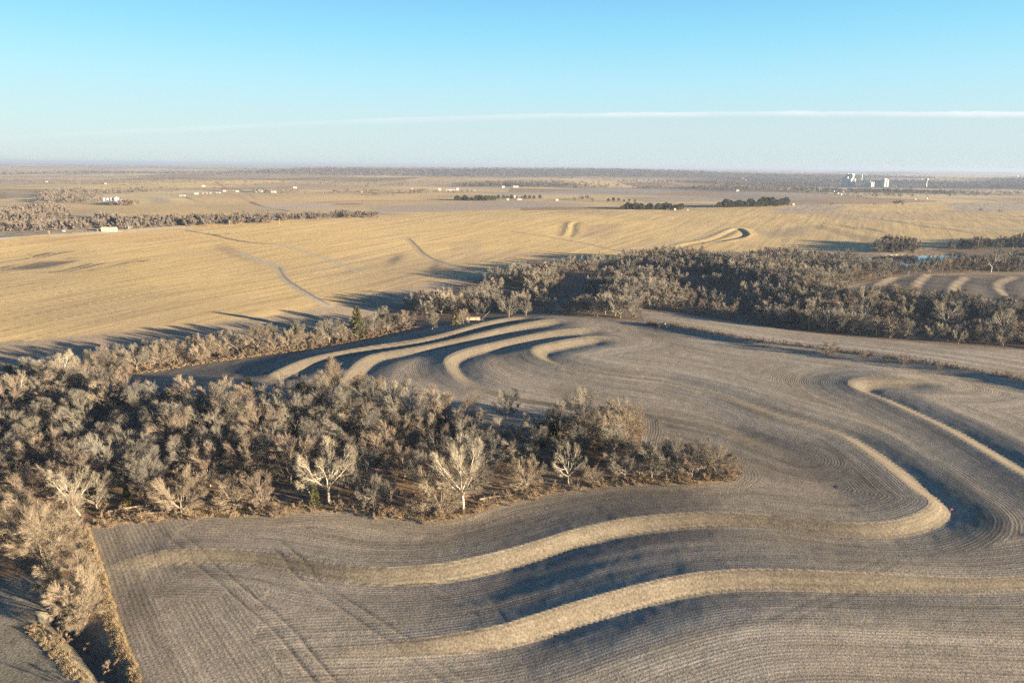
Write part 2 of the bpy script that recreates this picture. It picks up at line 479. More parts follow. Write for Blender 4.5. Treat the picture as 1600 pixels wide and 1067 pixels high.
# waterways and lanes in the gold field
band([(290, 360), (330, 367), (365, 375), (400, 380), (430, 380)], 2.6, (.13, .11, .09), .9)
band([(430, 381), (470, 392), (520, 408), (560, 424)], 5, (.36, .30, .20), .7)
band([(375, 396), (410, 408), (435, 419), (443, 434), (460, 447), (490, 465), (515, 478)], 4.5, (.34, .285, .20), .9)
band([(436, 418), (446, 434), (462, 446), (492, 464), (516, 477)], 1.1, (.15, .12, .09), .8)
band([(636, 373), (648, 385), (660, 397), (685, 409), (730, 420), (770, 430)], 4.0, (.33, .27, .18), .9)
band([(640, 373), (652, 385), (664, 397), (688, 409), (732, 419)], 1.5, (.14, .11, .09), .85)
band([(800, 362), (860, 371), (920, 382), (960, 391), (1000, 396)], 2.5, (.22, .18, .13), .8)
band([(955, 402), (980, 393), (1050, 379), (1110, 367), (1150, 357)], 4, (.40, .32, .20), .9)
band([(1200, 333), (1300, 334), (1400, 346), (1500, 354), (1600, 362)], 5, (.24, .20, .15), .8)
band([(1470, 330), (1520, 334), (1600, 340)], 4, (.16, .14, .12), .8)
band([(0, 373), (60, 369), (130, 366), (200, 361), (262, 356), (300, 356)], 3.2, (.46, .42, .36), .95, 0, .2)     # gravel road
for px in ([(340, 285), (380, 300), (400, 312)], [(350, 300), (390, 315), (420, 325), (450, 330)], [(405, 300), (430, 306), (455, 310)], [(280, 305), (300, 312), (320, 318)]):
    band(px, 5, (.15, .12, .11), .8)
for px, c in (([(60, 347), (110, 340), (175, 342), (185, 352), (120, 358), (70, 357)], (.27, .23, .18)),
              ([(0, 297), (70, 300), (65, 310), (0, 313)], (.31, .27, .20)), ([(400, 318), (520, 317), (570, 328), (470, 329), (400, 328)], (.36, .32, .27)),
              ([(515, 318), (575, 317), (570, 320.5), (515, 320.5)], (.17, .12, .10)), ([(570, 322), (800, 312), (950, 320), (700, 332), (560, 334)], (.27, .24, .22)),
              ([(720, 300), (960, 292), (1100, 296), (1000, 306), (800, 306)], (.27, .245, .22)), ([(960, 308), (1190, 300), (1350, 306), (1230, 316), (1000, 317)], (.25, .225, .20)),
              ([(1250, 318), (1340, 322), (1330, 331), (1200, 333), (1195, 326)], (.25, .23, .21)), ([(1460, 318), (1600, 314), (1800, 318), (1800, 333), (1480, 331)], (.25, .23, .21)),
              ([(220, 307), (270, 310), (285, 318), (225, 320)], (.28, .25, .21)), ([(100, 318), (300, 322), (400, 334), (390, 342), (200, 337)], (.42, .32, .17)),
              ([(280, 302), (420, 298), (640, 300), (690, 312), (400, 316), (290, 320)], (.40, .31, .18)), ([(900, 372), (905, 350), (990, 349), (960, 375)], (.30, .235, .15)),
              ([(690, 378), (760, 374), (760, 400), (700, 402)], (.33, .26, .16)), ([(20, 368), (330, 362), (320, 380), (10, 386)], (.36, .265, .14)),
              ([(1160, 362), (1230, 352), (1290, 352), (1280, 370), (1190, 375)], (.24, .20, .15))):
    c = tuple(np.array(c) * (1.12, 1.04, .92))
    wp_ = world_poly(px)
    sz_ = np.ptp(wp_, axis=0).min()
    d_, _, _ = line_dist(WX, WY, np.vstack((wp_, wp_[:1])), 5)
    in_ = inside(WX, WY, wp_)
    mixc(in_ * smooth(0, min(25, sz_ * .2), np.where(in_, d_, 0) * (1 + n80)), c, .75)
# bare contour bars in the gold field at the west
bars = inside(WX, WY, world_poly([(0, 409), (60, 402), (235, 405), (238, 414), (150, 423), (0, 430)])) | inside(WX, WY, world_poly([(40, 397), (160, 389), (162, 397), (60, 404)]))
mixc(bars * smooth(.36, .56, vnoise(GX / 3.6 - GY / 30.0, GY / 40.0, 33)) * smooth(-.2, .02, fbm(GX, GY, 30, 35, 2)), (.13, .105, .08), .95)
for q in ((1327, 355), (1363, 359), (1402, 347), (1445, 354), (1494, 360), (618, 406), (680, 417)):
    a = at(*q); mixc(np.exp(-(((GX - a[0]) / 5) ** 2 + ((GY - a[1]) / 26) ** 2)), (.13, .11, .09), .8)
# wheel tracks across the near field
TRACKS = [[(250, 820), (261, 829), (330, 885), (400, 946), (442, 983), (484, 1033), (540, 1100)], [(415, 842), (445, 864), (494, 910), (552, 950), (611, 992), (681, 1040), (720, 1070), (800, 1130)],
          [(590, 868), (640, 896), (690, 925), (770, 968)], [(1190, 980), (1255, 950), (1330, 912), (1400, 872)]]
for i, tpx in enumerate(TRACKS):
    d, s, a = line_dist(GX, GY, world_line(tpx, 3), 12)
    endf = smooth(0, .12, a) * (1 - smooth(.88, 1, a))
    for off in (-1.2, 1.2):
        dd = np.abs(d * s - off)
        mixc(smooth(.36, .10, dd) * smooth(-.4, .1, n12) * endf, (.095, .075, .055), .7 if i < 2 else .35)
        GZ -= (.07 if i < 2 else .03) * smooth(.45, .1, dd) * endf
def unit2(v):
    return v / np.linalg.norm(v)
# tillage direction: along the terraces, and along the west headland
de, _, _ = line_dist(GX, GY, FIELD_EDGE, 60)
dw, _, _ = line_dist(GX, GY, WOOD_EDGE, 20)
row = np.where(rowd < 1e8, rowd, GY * .95 - GX * .3)
hd = unit2(at(430, 428)[:2] - at(20, 504)[:2])
gcoord = -GX * hd[1] + GY * hd[0] + 14 * fbm(GX, GY, 420, 13)
row = np.where(z_gold & (rowd > 12), gcoord, row)
pl_ = np.abs((gcoord / 21.0) % 1.0 - .5)
mixc(z_gold * smooth(.04, .012, pl_) * smooth(-.15, .1, fbm(GX, GY, 90, 15)), (.22, .16, .09), .75)
row = np.where(z_side, GX * .93 + GY * .38 + 9 * fbm(GX, GY, 120, 19), row)
hl = (de < 15 + 26 * n30 + 8 * n12) & z_near
row = np.where(hl, de, row)
rowamp[hl] = .8
row = np.where((dw < 8) & z_near & ~hl, dw, row)
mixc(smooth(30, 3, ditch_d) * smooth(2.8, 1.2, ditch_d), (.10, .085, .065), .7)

# --- split into fields by face
ii = np.arange(NR - 1)[:, None] * NA
jj = np.arange(NA)
jn = (jj + 1) % NA
quad = np.stack((ii + jj, ii + NA + jj, ii + NA + jn, ii + jn), -1).reshape(-1, 4)[:, ::-1]
fc = quad[:, 0]
zone = np.zeros(len(GX), int)
zone[z_near] = 0; zone[z_gold] = 1; zone[z_wood] = 2; zone[z_creek] = 3; zone[z_past] = 4; zone[z_far] = 5; zone[z_side] = 6
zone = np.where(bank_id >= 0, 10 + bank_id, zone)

def new_mat(name):
    m = bpy.data.materials.new(name)
    m.use_nodes = True
    m.node_tree.nodes.clear()
    return m, m.node_tree.nodes, m.node_tree.links

def ground_material():
    m, n, l = new_mat('field_soil')
    def nd(t, **kw):
        o = n.new(t)
        for k, v in kw.items():
            setattr(o, k, v)
        return o
    def ma(op, a, b=None, c=None):
        o = nd('ShaderNodeMath', operation=op)
        for i, v in enumerate((a, b, c)):
            if v is None: continue
            if isinstance(v, (int, float)): o.inputs[i].default_value = v
            else: l.new(v, o.inputs[i])
        return o.outputs[0]
    out, b = nd('ShaderNodeOutputMaterial'), nd('ShaderNodeBsdfPrincipled')
    b.inputs['Roughness'].default_value = .95
    b.inputs['Specular IOR Level'].default_value = .08
    l.new(b.outputs[0], out.inputs[0])
    base = nd('ShaderNodeAttribute', attribute_name='base')
    ra = nd('ShaderNodeAttribute', attribute_name='row')
    am = nd('ShaderNodeAttribute', attribute_name='rowamp')
    sp = nd('ShaderNodeAttribute', attribute_name='speck')
    tc = nd('ShaderNodeTexCoord')
    sx = nd('ShaderNodeSeparateXYZ')
    l.new(tc.outputs['Object'], sx.inputs[0])
    # streaks that follow the rows
    def streak(kr, kxy, scale, det):
        cv = nd('ShaderNodeCombineXYZ')
        l.new(ma('MULTIPLY', ra.outputs['Fac'], kr), cv.inputs[0])
        l.new(ma('MULTIPLY', sx.outputs[0], kxy), cv.inputs[1])
        l.new(ma('MULTIPLY', sx.outputs[1], kxy), cv.inputs[2])
        nz = nd('ShaderNodeTexNoise')
        nz.inputs['Scale'].default_value = scale
        nz.inputs['Detail'].default_value = det
        l.new(cv.outputs[0], nz.inputs['Vector'])
        return nz.outputs['Fac']
    s1 = streak(1.9, .06, 1.0, 4)      # single rows
    s2 = streak(.22, .012, 1.0, 3)       # passes of the planter
    sn = ma('SINE', ma('MULTIPLY', ra.outputs['Fac'], 2 * math.pi / .76))
    g1 = nd('ShaderNodeTexNoise')
    g1.inputs['Scale'].default_value = 2.6
    g1.inputs['Detail'].default_value = 4
    g1.inputs['Roughness'].default_value = .7
    l.new(tc.outputs['Object'], g1.inputs['Vector'])
    g2 = nd('ShaderNodeTexNoise')
    g2.inputs['Scale'].default_value = .35
    g2.inputs['Detail'].default_value = 4
    g2.inputs['Roughness'].default_value = .65
    l.new(tc.outputs['Object'], g2.inputs['Vector'])
    rowv = ma('ADD', ma('MULTIPLY', ma('SUBTRACT', s1, .5), 1.0), ma('ADD', ma('MULTIPLY', ma('SUBTRACT', s2, .5), 1.15), ma('MULTIPLY', sn, .06)))
    v = ma('MULTIPLY_ADD', rowv, am.outputs['Fac'], 1.0)
    gv = ma('ADD', ma('MULTIPLY', ma('SUBTRACT', g1.outputs['Fac'], .5), 3.6), ma('MULTIPLY', ma('SUBTRACT', g2.outputs['Fac'], .5), .9))
    v = ma('MULTIPLY', v, ma('MULTIPLY_ADD', gv, ma('MULTIPLY', sp.outputs['Fac'], 1.0), 1.0))
    v = ma('MAXIMUM', ma('MINIMUM', v, 2.1), .22)
    mul = nd('ShaderNodeVectorMath', operation='SCALE')
    l.new(base.outputs['Color'], mul.inputs[0])
    l.new(v, mul.inputs['Scale'])
    # pale residue is greyer, dark earth is browner
    l.new(mul.outputs[0], b.inputs['Base Color'])
    hgt = ma('ADD', ma('MULTIPLY', ma('MULTIPLY', ma('MULTIPLY', sn, am.outputs['Fac']), g2.outputs['Fac']), .036), ma('ADD', ma('MULTIPLY', g1.outputs['Fac'], .16), ma('MULTIPLY', ma('MULTIPLY', s1, am.outputs['Fac']), .07)))
    bp = nd('ShaderNodeBump')
    bp.inputs['Strength'].default_value = .42
    bp.inputs['Distance'].default_value = 1.0
    l.new(hgt, bp.inputs['Height'])
    l.new(bp.outputs[0], b.inputs['Normal'])
    return m
M_GROUND = ground_material()

def make_ground(name, faces, label=None):
    used, inv = np.unique(faces.ravel(), return_inverse=True)
    me = bpy.data.meshes.new(name)
    nv, nf = len(used), len(faces)
    me.vertices.add(nv)
    me.vertices.foreach_set('co', np.stack((GX[used], GY[used], GZ[used]), -1).astype(np.float32).ravel())
    me.loops.add(nf * 4)
    me.loops.foreach_set('vertex_index', inv.astype(np.int32))
    me.polygons.add(nf)
    me.polygons.foreach_set('loop_start', np.arange(0, nf * 4, 4, dtype=np.int32))
    me.polygons.foreach_set('loop_total', np.full(nf, 4, dtype=np.int32))
    me.polygons.foreach_set('use_smooth', np.ones(nf, bool))
    me.update(calc_edges=True)
    a = me.attributes.new('base', 'FLOAT_COLOR', 'POINT')
    a.data.foreach_set('color', np.hstack((np.clip(C[used], .02, .8), np.ones((nv, 1)))).astype(np.float32).ravel())
    for nm, arr in (('row', row), ('rowamp', rowamp), ('speck', speck)):
        a = me.attributes.new(nm, 'FLOAT', 'POINT')
        a.data.foreach_set('value', arr[used].astype(np.float32))
    me.materials.append(M_GROUND)
    o = bpy.data.objects.new(name, me)
    col.objects.link(o)
    o['kind'] = 'structure'
    return o

fz = zone[fc]
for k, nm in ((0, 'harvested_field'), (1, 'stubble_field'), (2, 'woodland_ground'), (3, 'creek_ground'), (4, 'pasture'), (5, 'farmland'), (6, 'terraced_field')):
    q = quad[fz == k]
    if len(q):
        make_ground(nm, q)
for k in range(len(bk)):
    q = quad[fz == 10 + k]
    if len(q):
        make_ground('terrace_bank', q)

# height of the finished land, for standing things on it
def ground_z(x, y):
    x, y = np.atleast_1d(np.asarray(x, float)), np.atleast_1d(np.asarray(y, float))
    z, _, _ = terraces(x, y, macro(x, y))
    z += ditch(x, y)[0]
    return z

# ------------------------------------------------------------------ materials for things
def simple_mat(name, c, rough=.8, noise=.25, scale=3.0, metal=0.0, rand=0.0, c2=None):
    m, n, l = new_mat(name)
    out, b = n.new('ShaderNodeOutputMaterial'), n.new('ShaderNodeBsdfPrincipled')
    l.new(b.outputs[0], out.inputs[0])
    b.inputs['Roughness'].default_value = rough
    b.inputs['Metallic'].default_value = metal
    b.inputs['Specular IOR Level'].default_value = .2
    tc = n.new('ShaderNodeTexCoord')
    nz = n.new('ShaderNodeTexNoise')
    nz.inputs['Scale'].default_value = scale
    nz.inputs['Detail'].default_value = 3
    l.new(tc.outputs['Object'], nz.inputs['Vector'])
    mx = n.new('ShaderNodeMix'); mx.data_type = 'RGBA'
    l.new(nz.outputs['Fac'], mx.inputs[0])
    mx.inputs[6].default_value = (*[v * (1 - noise) for v in c], 1)
    mx.inputs[7].default_value = (*[min(.9, v * (1 + noise)) for v in c], 1)
    cur = mx.outputs[2]
    if rand:
        oi = n.new('ShaderNodeObjectInfo')
        m2 = n.new('ShaderNodeMix'); m2.data_type = 'RGBA'
        l.new(oi.outputs['Random'], m2.inputs[0])
        mp = n.new('ShaderNodeMath'); mp.operation = 'MULTIPLY'; mp.inputs[1].default_value = rand
        l.new(oi.outputs['Random'], mp.inputs[0]); l.new(mp.outputs[0], m2.inputs[0])
        l.new(cur, m2.inputs[6]); m2.inputs[7].default_value = (*(c2 or c), 1)
        cur = m2.outputs[2]
    l.new(cur, b.inputs['Base Color'])
    return m
M_BARK = simple_mat('grey_bark', (.155, .13, .10), .9, .3, 2, rand=.6, c2=(.20, .165, .13))
M_TWIG = simple_mat('grey_twigs', (.160, .141, .110), .9, .25, .6, rand=.9, c2=(.125, .114, .097))
M_TWIG_RED = simple_mat('reddish_twigs', (.175, .135, .10), .9, .25, .6, rand=.8, c2=(.15, .12, .095))
M_TWIG_TAN = simple_mat('tan_twigs', (.19, .152, .108), .9, .25, .6, rand=.6, c2=(.16, .13, .095))
M_PALE = simple_mat('pale_bark', (.30, .265, .21), .85, .25, 2)
M_PALE_TWIG = simple_mat('pale_twigs', (.225, .195, .145), .9, .2, 1)
M_CEDAR = simple_mat('cedar_foliage', (.055, .058, .022), .9, .45, 1.5, rand=.6, c2=(.075, .06, .025))
M_GRASS = simple_mat('dry_grass', (.27, .20, .115), .95, .3, 2, rand=.8, c2=(.20, .15, .09))
M_BRUSH = simple_mat('brush_twigs', (.18, .13, .085), .95, .3, 1.2, rand=.8, c2=(.13, .10, .075))
M_FARTWIG = simple_mat('far_twigs', (.155, .125, .10), .95, .25, .2, rand=.9, c2=(.115, .10, .085))
M_FAREVER = simple_mat('far_evergreen', (.05, .055, .03), .95, .4, .5, rand=.6, c2=(.06, .055, .03))

# ------------------------------------------------------------------ trees
class Soup:
    """collects tapered prisms into one mesh"""
    def __init__(self):
        self.segs = {}                                   # sides -> rows of p0, p1, r0, r1
    def prism(self, p0, p1, r0, r1, k):
        self.segs.setdefault((k, r1 < 1e-5), []).append(np.concatenate((p0, p1, (r0, r1)))[None])
    def prisms(self, P0, P1, R0, R1, k):
        self.segs.setdefault((k, False if R1 is not None else True), []).append(np.column_stack((P0, P1, R0, R1 if R1 is not None else np.zeros(len(P0)))))
    def top(self):
        return max(np.vstack(v)[:, [2, 5]].max() for v in self.segs.values()) if self.segs else 0
    def scale(self, f):
        self.segs = {k: [np.vstack(v) * f] for k, v in self.segs.items()}
    def add(self, other):
        for k, v in other.segs.items():
            self.segs.setdefault(k, []).extend(v)
    def arrays(self):
        V, Fc, b = [], [], 0
        for (k, tip), rows in self.segs.items():
            a = np.vstack(rows)
            n = len(a)
            p0, p1, r0, r1 = a[:, :3], a[:, 3:6], a[:, 6], a[:, 7]
            d = p1 - p0
            d = d / (np.linalg.norm(d, axis=1)[:, None] + 1e-9)
            ref = np.where((np.abs(d[:, 2]) < .9)[:, None], np.array((0, 0, 1.0)), np.array((1.0, 0, 0)))
            u = np.cross(d, ref); u /= np.linalg.norm(u, axis=1)[:, None] + 1e-9
            w = np.cross(d, u)
            an = np.arange(k) * 2 * math.pi / k
            ring = np.cos(an)[None, :, None] * u[:, None] + np.sin(an)[None, :, None] * w[:, None]
            A0 = p0[:, None] + ring * r0[:, None, None]
            I = np.arange(k); J = (I + 1) % k
            if tip:
                V.append(np.concatenate((A0, p1[:, None]), 1).reshape(-1, 3))
                o = b + np.arange(n)[:, None] * (k + 1)
                Fc.append(np.stack((o + I, o + J, np.broadcast_to(o + k, (n, k))), -1).reshape(-1, 3))
                b += n * (k + 1)
            else:
                V.append(np.concatenate((A0, p1[:, None] + ring * r1[:, None, None]), 1).reshape(-1, 3))
                o = b + np.arange(n)[:, None] * 2 * k
                Fc.append(np.stack((o + I, o + J, o + k + J), -1).reshape(-1, 3))
                Fc.append(np.stack((o + I, o + k + J, o + k + I), -1).reshape(-1, 3))
                b += n * 2 * k
        return np.vstack(V), np.vstack(Fc)
    def mesh(self, name, mat, smooth_=True):
        V, Fc = self.arrays()
        me = bpy.data.meshes.new(name)
        me.vertices.add(len(V)); me.vertices.foreach_set('co', V.astype(np.float32).ravel())
        me.loops.add(len(Fc) * 3); me.loops.foreach_set('vertex_index', Fc.astype(np.int32).ravel())
        me.polygons.add(len(Fc))
        me.polygons.foreach_set('loop_start', np.arange(0, len(Fc) * 3, 3, dtype=np.int32))
        me.polygons.foreach_set('loop_total', np.full(len(Fc), 3, dtype=np.int32))
        me.polygons.foreach_set('use_smooth', np.full(len(Fc), smooth_, bool))
        me.materials.append(mat)
        me.update(calc_edges=True)
        return me

def unit(v):
    return v / (math.sqrt(sum(q * q for q in v)) + 1e-9)

def cross3(a, b):
    return np.array((a[1] * b[2] - a[2] * b[1], a[2] * b[0] - a[0] * b[2], a[0] * b[1] - a[1] * b[0]))

def tilt(d, ang_, g):
    """direction d turned by an angle about a random axis"""
    ax = unit(cross3(d, g.normal(size=3)))
    return unit(d * math.cos(ang_) + cross3(ax, d) * math.sin(ang_))

def grow(seed, H=14.0, trunk=.28, limbs=7, spread=.65, kids=(6, 7, 26), twig_r=.0105, lean=0.0, trunk_r=.26, up=.25, stems=1, env=(.56, .45, .39), twig_l=.062, wood_r=.055):
    g = np.random.default_rng(seed)
    wood, fine_ = Soup(), Soup()
    cen = np.array((lean * H * .3, 0, env[0] * H))
    rr = np.array((env[1] * H, env[1] * H, env[2] * H))
    inner = np.array((lean * H * .3, 0, env[0] * H * .62))
    def twigs(pts, r, n):
        """a spray of fine twigs along a branchlet, growing outwards from the crown"""
        P = np.array(pts)
        x = np.sort(g.uniform(.12, 1.0, n)) * (len(P) - 1)
        i = np.minimum(x.astype(int), len(P) - 2)
        B = P[i] + (P[i + 1] - P[i]) * (x - i)[:, None]
        D = P[i + 1] - P[i]
        D /= np.linalg.norm(D, axis=1)[:, None] + 1e-9
        O = B - inner
        O /= np.linalg.norm(O, axis=1)[:, None] + 1e-9
        D = D * .55 + O * .55 + g.normal(size=(n, 3)) * .55 + np.array((0, 0, .12))
        D /= np.linalg.norm(D, axis=1)[:, None] + 1e-9
        Lk = H * twig_l * g.uniform(.6, 1.35, n)
        fine_.prisms(B, B + D * Lk[:, None], np.full(n, twig_r) * g.uniform(.8, 1.25, n), None, 3)
    def branch(p, d, L, r, lev):
        nseg = (4, 4, 3, 2)[lev]
        k = (7, 5, 4, 3)[lev]
        if lev >= 1:
            o1, d1 = (p - cen) / rr, d / rr
            A1, B1, C1 = d1 @ d1, o1 @ d1, o1 @ o1 - 1
            disc = B1 * B1 - A1 * C1
            tmax = (-B1 + math.sqrt(disc)) / A1 if disc > 0 else -1
            L = min(L, max(tmax, .2 * L) * g.uniform(.88, 1.0))
        tgt = wood if lev <= 1 or (lev == 2 and r > wood_r) else fine_
        pts, dirs = [p], [d]
        q, dd = p, d
        r_end = r * (.55, .30, .3, .45)[lev]
        for i in range(nseg):
            if lev >= 2:
                dd = dd + .30 * unit(q - inner)
            dd = unit(dd + g.normal(size=3) * (.05, .15, .18, .2)[lev] + np.array((0, 0, up * (.2, .5, .15, .05)[lev])))
            n_ = q + dd * L / nseg
            tgt.prism(q, n_, r + (r_end - r) * i / nseg, r + (r_end - r) * (i + 1) / nseg, k)
            q = n_
            pts.append(q); dirs.append(dd)
        if lev == 3:
            twigs(pts, r, kids[2])
            return
        nk = limbs if lev == 0 else kids[lev - 1]
        for c in range(nk):
            f = (.62 + .38 * (c + g.random()) / nk) if lev == 0 else (.22 + .78 * (c + g.random()) / nk)
            x = f * nseg
            i = min(int(x), nseg - 1)
            pp = pts[i] + (pts[i + 1] - pts[i]) * (x - i)
            if lev == 0:                                   # spread limbs evenly round the stem
                a = spread * (1.45 - .9 * (f - .62) / .38) * g.uniform(.75, 1.25)
                th = c * 2.4 + g.uniform(-.4, .4)
                nd_ = unit(np.array((math.cos(th) * math.sin(a), math.sin(th) * math.sin(a), math.cos(a))) + .3 * (dirs[i + 1] - np.array((0, 0, 1.0))))
            else:
                nd_ = tilt(dirs[i + 1], (0, .62, .75)[lev] * g.uniform(.75, 1.25), g)
            Lk = (H * .56, H * .26, H * .14)[lev] * g.uniform(.75, 1.18) * (1 - .35 * f if lev > 0 else 1.12 - .2 * f)
            rk = trunk_r * .50 if lev == 0 else max(twig_r * 1.4, (r + (r_end - r) * f) * .60)
            branch(pp, nd_, Lk, rk, lev + 1)
        if lev >= 1:                                       # the branch runs on past its end
            for c in range(2):
                branch(q, tilt(dd, .3, g), (0, H * .22, H * .12)[lev], max(twig_r * 1.3, r_end), lev + 1)
    for s in range(stems):
        d0 = unit(np.array((lean + .28 * (stems > 1) * math.cos(s * 2.4), .28 * (stems > 1) * math.sin(s * 2.4), 1.0)) + g.normal(size=3) * .03)
        branch(np.array((.35 * (stems > 1) * math.cos(s * 2.4), .35 * (stems > 1) * math.sin(s * 2.4), -.3)), d0, H * trunk + .3, trunk_r, 0)
    return wood, fine_

def fit(pair, H):
    """scale a pair of soups so that the top stands at H"""
    top = max(q.top() for q in pair)
    for q in pair:
        q.scale(H / top)
    return pair

PROTO = {}
def proto(key, n, bark, twig, **kw):
    L = []
    for i in range(n):
        w_, f_ = fit(grow(hash(key) % 1000 * 0 + sum(map(ord, key)) * 10 + i, **kw), 1.0 * kw.get('H', 14))
        L.append((w_.mesh('trunk', bark), f_.mesh('crown', twig, False), kw.get('H', 14)))
    PROTO[key] = L
proto('round', 6, M_BARK, M_TWIG, spread=.80, trunk=.20, limbs=8)
proto('reddish', 3, M_BARK, M_TWIG_RED, spread=.78, trunk=.18, limbs=8)
proto('upright', 3, M_BARK, M_TWIG, spread=.52, trunk=.32, limbs=8, up=.4, env=(.62, .32, .36))
proto('tan', 3, M_BARK, M_TWIG_TAN, spread=.85, trunk=.14, limbs=9, kids=(7, 7, 24), twig_r=.0125, env=(.53, .50, .44))
proto('fan', 2, M_BARK, M_TWIG_TAN, spread=.9, trunk=.13, limbs=11, kids=(7, 8, 28), twig_r=.0135, env=(.53, .50, .45))
proto('pale', 4, M_PALE, M_PALE_TWIG, spread=.66, trunk=.30, limbs=6, trunk_r=.36, kids=(6, 7, 18), twig_r=.0125, wood_r=.045, env=(.60, .40, .38))
proto('leaning', 1, M_PALE, M_PALE_TWIG, spread=.75, trunk=.38, limbs=6, trunk_r=.34, lean=-.40, kids=(5, 7, 16), twig_r=.0125, wood_r=.045)
proto('shrub', 3, M_BARK, M_TWIG_TAN, H=6, spread=.6, trunk=.10, limbs=5, trunk_r=.07, stems=3, kids=(4, 5, 11), twig_r=.010, env=(.52, .48, .46))

def cedar_mesh(seed, H=9.0, wide=.24, n=1500):
    g = np.random.default_rng(seed)
    w_, f_ = Soup(), Soup()
    w_.prism(np.array((0, 0, -.2)), np.array((0, 0, H * .5)), .16, .09, 6)
    w_.prism(np.array((0, 0, H * .5)), np.array((0, 0, H * .97)), .09, 0, 5)
    lob = g.uniform(.7, 1.2, 9)
    for i in range(n):
        t = g.random() ** .8
        th = g.uniform(0, 2 * math.pi)
        R = H * wide * (1 - t) ** .75 * lob[int(th / 2 / math.pi * 9) % 9] * (.85 + .3 * math.sin(t * 40)) + .05
        rr = R * math.sqrt(g.uniform(.25, 1))
        p = np.array((rr * math.cos(th), rr * math.sin(th), H * (.04 + .94 * t)))
        d = unit(np.array((math.cos(th), math.sin(th), .7)) + g.normal(size=3) * .4)
        f_.prism(p, p + d * H * .085 * g.uniform(.6, 1.3), H * .020, 0, 3)
    return w_.mesh('trunk', M_BARK), f_.mesh('crown', M_CEDAR, False), H
PROTO['cedar'] = [cedar_mesh(s, wide=w_) for s, w_ in ((1, .2), (2, .27), (3, .33))]

THINGS = []
def add_tree(kind, variant, x, y, h, rz, name, label, group=None, cat='tree', wide=1.0, z=None):
    tr, cr, H = PROTO[kind][variant % len(PROTO[kind])]
    e = bpy.data.objects.new(name, None)
    e.empty_display_size = 1
    col.objects.link(e)
    e.location = (x, y, float(ground_z(x, y)[0]) if z is None else z)
    e.rotation_euler = (0, 0, rz)
    s = h / H
    e.scale = (s * wide, s * wide, s)
    e['label'], e['category'] = label, cat
    if group: e['group'] = group
    for nm, me in (('trunk', tr), ('crown', cr)):
        o = bpy.data.objects.new(nm, me)
        col.objects.link(o)
        o.parent = e
    THINGS.append((x, y, h))
    return e

def height_from(px, py, top):
    """tree height in metres for a base pixel and the pixel row of its top"""
    p = at(px, py)
    dx, dy, dz = ray(px, top)
    t = math.hypot(p[0], p[1]) / math.hypot(dx, dy)
    return p[0], p[1], CAM_Z + dz * t - p[2]

